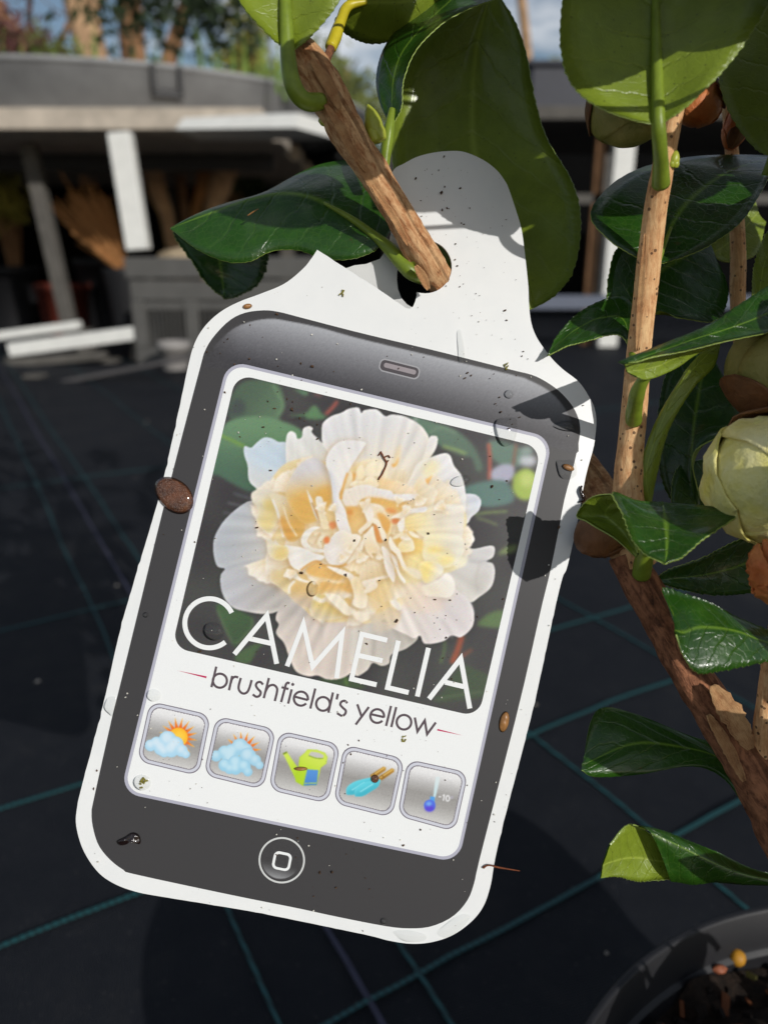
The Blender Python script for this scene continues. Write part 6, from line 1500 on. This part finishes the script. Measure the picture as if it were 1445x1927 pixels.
# red-brown plastic pots and black pots in the shade below
def simple_pot(x, y, Y, r, h, mat, label, grp=None):
    p = WY(x, y, Y); V, F = lathe([(r * .8, 0), (r, h - .03), (r * 1.06, h - .03), (r * 1.07, h), (r * .98, h), (r * .95, h - .03), (0, h - .04)], Vector((p.x, Y, 0)), 36)
    o = mobj('flower_pot', V, F, mat, smooth=True, loc=(p.x, Y, 0)); tag(o, label, 'pot', grp)
simple_pot(120, 560, 4.1, .13, .26, M_TERRA, 'dull red pot behind the grey timber leg')
simple_pot(30, 560, 4.4, .16, .34, M_BLACKP, 'black pot in deep shade at the far left')
simple_pot(200, 560, 4.3, .14, .38, M_BLACKP, 'black pot in deep shade beside the crate')
simple_pot(325, 620, 2.86, .055, .10, flat('grey_pot', (150, 146, 142), .6, .3), 'small grey pot standing before the crate')
simple_pot(470, 560, 4.0, .16, .34, M_BLACKP, 'black pot in shade behind the crate')
# added black sheet standing in for the deep shade under the bench
m = MB(); m.box((-6, 5.75, 0), (6, 5.77, 1.08)); dark_wall = m.build('shade_backdrop', M_DARK, None, loc=(0, 5.76, 0)); tag(dark_wall, 'long black screen added in place of the deep shade under the benches', 'screen')
for i in range(9):
    m = MB(); m.box((-6 + i * 1.5, 5.70, 0), (-5.95 + i * 1.5, 5.748, 1.12)); m.build('post', M_GREYT, dark_wall)
# --- grey crate with slatted side
cr0 = WY(236, 484, 3.0); cx0, cx1, cy0, cy1, ch = cr0.x, -.27, 3.02, 3.45, cr0.z
crate = empty('slatted_crate', ((cx0 + cx1) / 2, (cy0 + cy1) / 2, 0)); tag(crate, 'grey plastic crate with meshed sides below the white timber leg', 'crate')
def cbox(a, b, nm, mat=M_CRATE, bev=.004): m = MB(); m.box(a, b); m.build(nm, mat, crate, bevel=bev)
cbox((cx0 - .01, cy0 - .012, ch - .075), (cx1 + .01, cy0 + .02, ch), 'top_rail'); cbox((cx0 - .01, cy1 - .02, ch - .075), (cx1 + .01, cy1 + .012, ch), 'top_rail')
cbox((cx0, cy0 - .004, ch - .155), (cx1, cy0 + .012, ch - .083), 'upper_band'); cbox((cx0, cy0 - .006, .0), (cx1, cy0 + .016, .06), 'bottom_rail')
for x in (cx0, cx0 + .20, cx0 + .42, cx1 - .05):
    cbox((x, cy0 - .009, .061), (x + .05, cy0 + .018, ch - .156), 'upright')
cbox((cx0 + .02, cy0 - .002, .20), (cx1, cy0 + .010, .225), 'middle_rail')
cbox((cx0 + .004, cy0 + .03, .01), (cx0 + .02, cy1 - .03, ch - .08), 'side_panel'); cbox((cx0 + .01, cy0 + .1, 0.004), (cx1 - .01, cy1 - .03, .012), 'base')
cbox((cx0 + .03, cy0 + .30, .02), (cx1 - .02, cy0 + .315, ch - .09), 'back_panel', M_BLACKP)
for i in range(38):
    x = cx0 + .055 + i * (cx1 - cx0 - .07) / 38
    m = MB(); m.bar((x, cy0 + .004, .226), (x + .02, cy0 + .004, ch - .157), .0045, .006, up=(0, 1, 0)); m.build('slat', M_CRATE, crate)
    m = MB(); m.bar((x, cy0 + .004, .062), (x, cy0 + .004, .199), .005, .006, up=(0, 1, 0)); m.build('slat', M_CRATE, crate)
p = WY(318, 470, 3.2); st = ball((p.x + .03, 3.28, ch - .03), .085, 'root_ball', flat('dry_soil', (178, 160, 132), .95, .1, .3, 40, .8, 120, .01), sc=(1.3, 1, .8), noise_=.25, loc=(p.x, 3.28, ch)); tag(st, 'pale dry root ball poking out of the crate', 'root ball')
# --- pale rails lying by the crate
def rail(x0, y0, x1, y1, Y0, Y1, w, h, mat, label, name='timber_rail'):
    a, b = WY(x0, y0, Y0), WY(x1, y1, Y1); m = MB(); m.bar(a, b, w, h); o = m.build(name, mat, None, loc=a, bevel=.004); tag(o, label, 'rail')
    for q in (a, b):
        m = MB(); m.box((q.x - .03, q.y + .01, 0), (q.x + .03, q.y + .07, max(.01, q.z - h / 2 - .002))); m.build('foot', M_GREYT, o)
rail(-120, 648, 152, 611, 3.30, 3.30, .05, .035, M_WPAINT, 'thin pale rail at the far left in front of the bench')
rail(22, 658, 258, 626, 3.05, 3.05, .06, .05, M_WPAINT, 'thicker whitewashed rail ending beside the crate')
rail(22, 684, 200, 668, 3.0, 3.0, .05, .03, M_GREYT, 'grey rail lying under the whitewashed one')
rail(60, 730, 380, 668, 2.62, 2.62, .05, .012, flat('grey_batten', (84, 82, 82), .8, .2), 'flat grey batten on the ground cloth')
# --- right-hand bench seen between the leaves
rb = empty('far_bench', (1.2, 4.0, 0)); tag(rb, 'grey bench with a white leg glimpsed behind the straight stem', 'bench')
za = WY(1080, 228, 3.6).z
for i in range(4):
    m = MB(); m.box((.55, 3.55 + i * .3, za), (3.0, 3.835 + i * .3, za + .05)); m.build('board', M_GREYT, rb, bevel=.004)
xw = WY(1168, 320, 3.62).x; m = MB(); m.box((xw - .042, 3.58, 0), (xw + .042, 3.64, za - .004)); m.build('leg', M_WPAINT, rb)
m = MB(); m.box((xw - .10, 3.66, 0), (xw - .06, 3.7, za - .004)); m.build('leg', M_TRK2, rb)
z2 = WY(1100, 372, 3.6).z; m = MB(); m.box((.5, 3.66, z2 - .02), (3, 3.70, z2 + .02)); m.build('cross_rail', M_GREYT, rb)
z3 = WY(1080, 570, 3.4).z; m = MB(); m.box((.3, 3.40, z3 - .025), (3, 3.45, z3 + .03)); m.build('lower_rail', flat('blue_grey_rail', (104, 110, 124), .7, .3), rb)
m = MB(); m.box((.42, 3.4, 0), (.48, 3.45, z3 - .03)); m.build('leg', M_GREYT, rb)
tk = empty('square_tank', (1.6, 4.1, za + .05)); tag(tk, 'dark grey tank on the far bench between the leaves', 'planter')
zb = WY(1060, 128, 3.7).z
m = MB(); m.box((.62, 3.66, za + .052), (2.9, 4.6, zb)); m.build('tank_wall', flat('slate_tank', (58, 60, 68), .5, .4), tk, bevel=.01)
m = MB(); m.box((.60, 3.64, zb + .001), (2.92, 4.62, zb + .02)); m.build('tank_rim', flat('slate_rim', (66, 68, 76), .5, .4), tk, bevel=.006)
# far hedge closing the horizon
hd_ = empty('hedge', (0, 13, 0)); tag(hd_, 'long dark hedge far behind the benches', 'hedge')
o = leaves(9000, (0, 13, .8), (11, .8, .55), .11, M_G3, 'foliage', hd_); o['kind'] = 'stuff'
m = MB()
for i in range(40): m.tube([(-12 + i * .6, 13, 0), (-12 + i * .6 + .1, 13, .7), (-12 + i * .6, 13, 1.3)], [.04, .03, .01], seg=6, n=8)
m.build('stems', M_TRK2, hd_)['kind'] = 'stuff'
# ================================================================== crumbs and drops on the label
M_SPECK = flat('soil_speck', (84, 64, 48), .8, .2, .5, 400)
M_WET = flat('wet_brown_husk', (92, 52, 24), .25, .6, .65, 330, .8, 1900, .0007, Coat_Weight=.6, Coat_Roughness=.08)
M_SEED = flat('tan_seed', (150, 106, 60), .35, .5, .3, 500)
M_BLK = flat('wet_black_leaf', (26, 14, 12), .15, .6, .3, 500, .4, 1500, .0004, Coat_Weight=.6, Coat_Roughness=.05)
M_MOSS = flat('moss_bit', (140, 132, 52), .6, .3, .4, 900)
M_ROOT = flat('root_fibre', (116, 62, 34), .6, .3, .3, 900)
M_DROP = NT('water')          # thin films of clear water: light passes, the surface glints
_tr = M_DROP.new('ShaderNodeBsdfTransparent'); _tr.inputs['Color'].default_value = (.93, .935, .935, 1)
_gl = M_DROP.new('ShaderNodeBsdfGlossy'); _gl.inputs['Roughness'].default_value = .03
_fr = M_DROP.new('ShaderNodeFresnel'); _fr.inputs['IOR'].default_value = 1.36
_mx = M_DROP.new('ShaderNodeMixShader'); M_DROP.link(_fr.outputs[0], _mx.inputs[0]); M_DROP.link(_tr.outputs[0], _mx.inputs[1]); M_DROP.link(_gl.outputs[0], _mx.inputs[2])
M_DROP.link(_mx.outputs[0], M_DROP.n['Material Output'].inputs['Surface']); M_DROP = M_DROP.m
tx = (T(801, 505) - T(800, 505)); PXM = tx.length
ex = (T(900, 1000) - T(800, 1000)).normalized(); ey = TNW.cross(ex).normalized()
def dome(pts, h, name, mat, off=.00028, seed=0.0, rough=.0, sm_=True, power=.6, under=True):
    """lens-shaped bit on the label: outline in photo position, raised in the middle"""
    o = np.array(cr(np.array(pts, float), 40, True)); c = o.mean(0); V, F = [], []
    R_ = 7
    for i in range(R_):
        f = 1 - i / (R_ - 1) if i < R_ - 1 else .02
        hh = h * (1 - f ** 2) ** power
        for q in o:
            x, y = c + (q - c) * f
            V.append(T(x, y, off + hh * (1 + rough * mnoise.noise(Vector((x * .11 + seed, y * .11, seed))))))
    n = len(o)
    for i in range(R_ - 1):
        for k in range(n): F.append((i * n + k, i * n + (k + 1) % n, (i + 1) * n + (k + 1) % n, (i + 1) * n + k))
    F.append(tuple((R_ - 1) * n + k for k in range(n)))
    if under: F.append(tuple(range(n - 1, -1, -1)))
    a_, b_, c_ = V[F[0][0]], V[F[0][1]], V[F[0][2]]
    if (b_ - a_).cross(c_ - a_).dot(TNW) < 0: F = [tuple(reversed(f)) for f in F]
    return mobj(name, V, F, mat, None, smooth=sm_, loc=T(c[0], c[1], off))
def el(cx, cy, rx, ry, rot=0, n=12, jag=0.0):
    a = math.radians(rot); return [(cx + (rx * math.cos(t) * math.cos(a) - ry * math.sin(t) * math.sin(a)) * (1 + jag * rnd.uniform(-1, 1)), cy + (rx * math.cos(t) * math.sin(a) + ry * math.sin(t) * math.cos(a)) * (1 + jag * rnd.uniform(-1, 1))) for t in np.linspace(0, 2 * math.pi, n, endpoint=False)]
o = dome([(294, 908), (308, 898), (330, 900), (352, 914), (364, 936), (362, 956), (346, 967), (324, 964), (304, 948), (293, 926)], .0011, 'bud_husk', M_WET, seed=3, rough=.18, power=.42); tag(o, 'glossy wet brown husk stuck over the left edge of the label', 'husk')
o = dome([(221, 1582), (236, 1574), (250, 1566), (262, 1570), (266, 1582), (262, 1588), (252, 1578), (240, 1588), (226, 1590)], .0007, 'leaf_scrap', M_BLK, seed=6, rough=.8); tag(o, 'small black wet scrap near the lower left corner of the label', 'scrap')
for x, y, a, b, r, lb in ((1068, 880, 12, 6, 20, 'tan seed stuck in a drop near the right edge of the label'), (948, 1358, 9, 20, 12, 'brown seed on the right border of the label, below the photo'), (466, 577, 9, 5, -10, 'pale tan seed above the upper left corner of the phone print'), (566, 1446, 13, 4, 0, 'thin tan seed lying on the watering can icon'), (705, 1465, 8, 8, 0, 'round dark brown crumb on the trowel handles')):
    o = dome(el(x, y, a, b, r), .0007, 'seed', M_SEED if lb[0] != 'r' else M_WET, seed=x, rough=.3); tag(o, lb, 'seed')
for x, y, s, lb in ((643, 550, 7, 'green moss crumb on the white shoulder of the label'), (271, 1473, 9, 'golden moss sprig in the lower left corner of the white screen'), (760, 1389, 6, 'ochre crumb below the last letter of the subtitle'), (951, 690, 6, 'rusty crumb on the top right border of the phone print')):
    V, F = [], []
    for i in range(9): 
        c = T(x + rnd.uniform(-s, s) * .6, y + rnd.uniform(-s, s), .0004); chunk(c, (s * PXM * .35, s * PXM * .16, s * PXM * .12), V, F, rnd)
    o = mobj('moss_crumb', V, F, M_MOSS, None, loc=T(x, y, .0003)); tag(o, lb, 'crumb')
# rootlet lying across the flower print
m = MB()
for pth, r in (([(712, 903), (720, 890), (727, 873), (722, 862), (716, 850)], .00022), ([(722, 862), (730, 858), (734, 862)], .00018), ([(716, 852), (712, 858)], .00014), ([(727, 873), (731, 866)], .00014)):
    m.tube([T(x, y, .0005 + .0002 * (i % 2)) for i, (x, y) in enumerate(pth)], [r] * len(pth), seg=7, n=20, rough=.3, freq=900)
o = m.build('rootlet', M_ROOT, None, True, loc=T(722, 870, .0004)); tag(o, 'thin brown branching rootlet lying on the printed flower', 'rootlet')
m = MB(); m.tube([T(908, 1632, .0004), T(918, 1626, .0008), T(938, 1629, .0012), T(975, 1634, .0016)], [.0003, .0002, .00025, .00012], seg=7, n=20, rough=.3, freq=900)
o = m.build('rootlet', M_ROOT, None, True, loc=T(910, 1632, .0004)); tag(o, 'straw-like fibre sticking out past the lower right edge of the label', 'rootlet')
m = MB(); m.tube([T(1093, 915, .0004), T(1090, 925, .0008), T(1096, 938, .0007), T(1088, 946, .0005)], [.0003, .0005, .0006, .0002], seg=7, n=16, rough=.6, freq=900)
o = m.build('leaf_scrap', M_BLK, None, True, loc=T(1092, 930, .0004)); tag(o, 'black crumpled scrap on the right edge of the label', 'scrap')
# fine specks, far too many to count
V, F = [], []
from mathutils.geometry import intersect_point_tri_2d
ol = np.array(outline_main)
def inside(x, y):
    c = False; j = len(ol) - 1
    for i in range(len(ol)):
        if (ol[i, 1] > y) != (ol[j, 1] > y) and x < (ol[j, 0] - ol[i, 0]) * (y - ol[i, 1]) / (ol[j, 1] - ol[i, 1]) + ol[i, 0]: c = not c
        j = i
    return c
cl = [(520, 768), (560, 765), (760, 1148), (820, 1180), (900, 600), (950, 690), (790, 430), (700, 1430), (760, 1380), (620, 1640), (330, 1470), (940, 830), (610, 1060), (880, 480), (830, 365), (470, 640)]
cnt = 0
while cnt < 430:
    if rnd.random() < .5: q = rnd.choice(cl); x, y = rnd.gauss(q[0], 45), rnd.gauss(q[1], 45)
    else: x, y = rnd.uniform(145, 1120), rnd.uniform(285, 1775)
    if not inside(x, y): continue
    s = (.35 + 1.3 * rnd.random() ** 4) * PXM
    chunk(T(x, y, .00028 + s * .3), (s * rnd.uniform(.6, 1.9), s * .8, s * .6), V, F, rnd); cnt += 1
for x, y, s in ((830, 364, 4.5), (836, 353, 2.5), (550, 771, 4), (568, 1078, 4), (651, 1082, 4), (746, 1168, 4.5), (470, 676, 2.5), (484, 993, 3.5), (588, 690, 4), (750, 694, 2), (726, 1016, 3), (941, 776, 3.5), (925, 916, 3.5), (1050, 992, 4), (377, 1225, 4), (625, 1640, 4), (690, 1211, 3), (806, 1004, 3), (667, 1017, 3)):
    chunk(T(x, y, .0005), (s * PXM * .7, s * PXM * .42, s * PXM * .35), V, F, rnd)
o = mobj('soil_specks', V, F, M_SPECK, None, loc=T(640, 1100, .0003)); tag(o, 'fine dark specks of soil scattered over the label', 'soil', kind='stuff')
V, F = [], []  # pale flecks standing in for tiny water glints
for i in range(150):
    x, y = rnd.uniform(180, 1100), rnd.uniform(560, 1740)
    if inside(x, y): s = rnd.uniform(.5, 1.5) * PXM; chunk(T(x, y, .0003 + s * .4), (s, s * .8, s * .6), V, F, rnd)
o = mobj('glint_specks', V, F, flat('glint_speck', (226, 222, 210), .3, .6), None, loc=T(640, 1100, .0003)); tag(o, 'tiny pale flecks standing in for water glints on the label', 'soil', kind='stuff')
# drops
drops = [([(928, 800), (938, 788), (962, 786), (972, 790), (971, 820), (962, 836), (946, 840), (934, 828)], .0011, 'largest water drop, hanging over the top right corner of the printed screen'), ([(860, 625), (866, 622), (872, 650), (874, 676), (869, 684), (863, 680), (861, 655)], .0005, 'long trickle of water below the hole of the label'),
         (el(588, 1108, 11, 15, 10), .0011, 'clear round drop on the lower petals of the printed flower'), (el(402, 1188, 20, 17, 20), .0007, 'flat drop inside the letter C of the headline'), (el(866, 905, 20, 10, -15), .0005, 'faint oval drop on the right petals of the printed flower'), (el(957, 742, 9, 8, 0), .0005, 'small round drop on the grey band near the top right corner'),
         ([(1040, 800), (1062, 792), (1080, 796), (1086, 810), (1070, 812), (1050, 808)], .0005, 'smear of water at the right end of the grey band'), ([(1046, 868), (1060, 866), (1080, 868), (1084, 892), (1070, 902), (1052, 896)], .0006, 'water film round the tan seed at the right edge'), (el(290, 1308, 14, 12, 0), .0004, 'drop at the left edge beside the sun icon'),
         ([(196, 1330), (205, 1312), (220, 1314), (216, 1346), (204, 1342)], .0004, 'water film on the left border beside the drop'), ([(740, 1752), (770, 1750), (800, 1758), (796, 1770), (760, 1770)], .0004, 'water gathered along the bottom edge of the label'), ([(822, 1755), (840, 1738), (866, 1720), (884, 1724), (866, 1748), (840, 1764)], .0004, 'water gathered in the lower right corner of the label'), (el(722, 1733, 6, 6), .0005, 'bead of water on the bottom edge of the phone print'),
         (el(268, 1472, 17, 15, 0), .0005, 'drop holding the golden moss sprig'), (el(275, 1157, 5, 5), .0006, 'bead of water on the left band of the phone print')]
for p_, h, lb in drops:
    o = dome(p_, h, 'water_drop', M_DROP, .00029, power=.75, under=False); tag(o, lb, 'water drop', 'water drops on the label')
# two pale straws on the dark leaf
m = MB(); m.tube([P(466, 406, .2068), P(476, 399, .2066), P(487, 393, .2064)], [.00018, .0002, .0001], seg=6, n=8); o = m.build('straw', M_SEED, None, True); tag(o, 'short pale straw lying on the dark glossy leaf', 'straw')
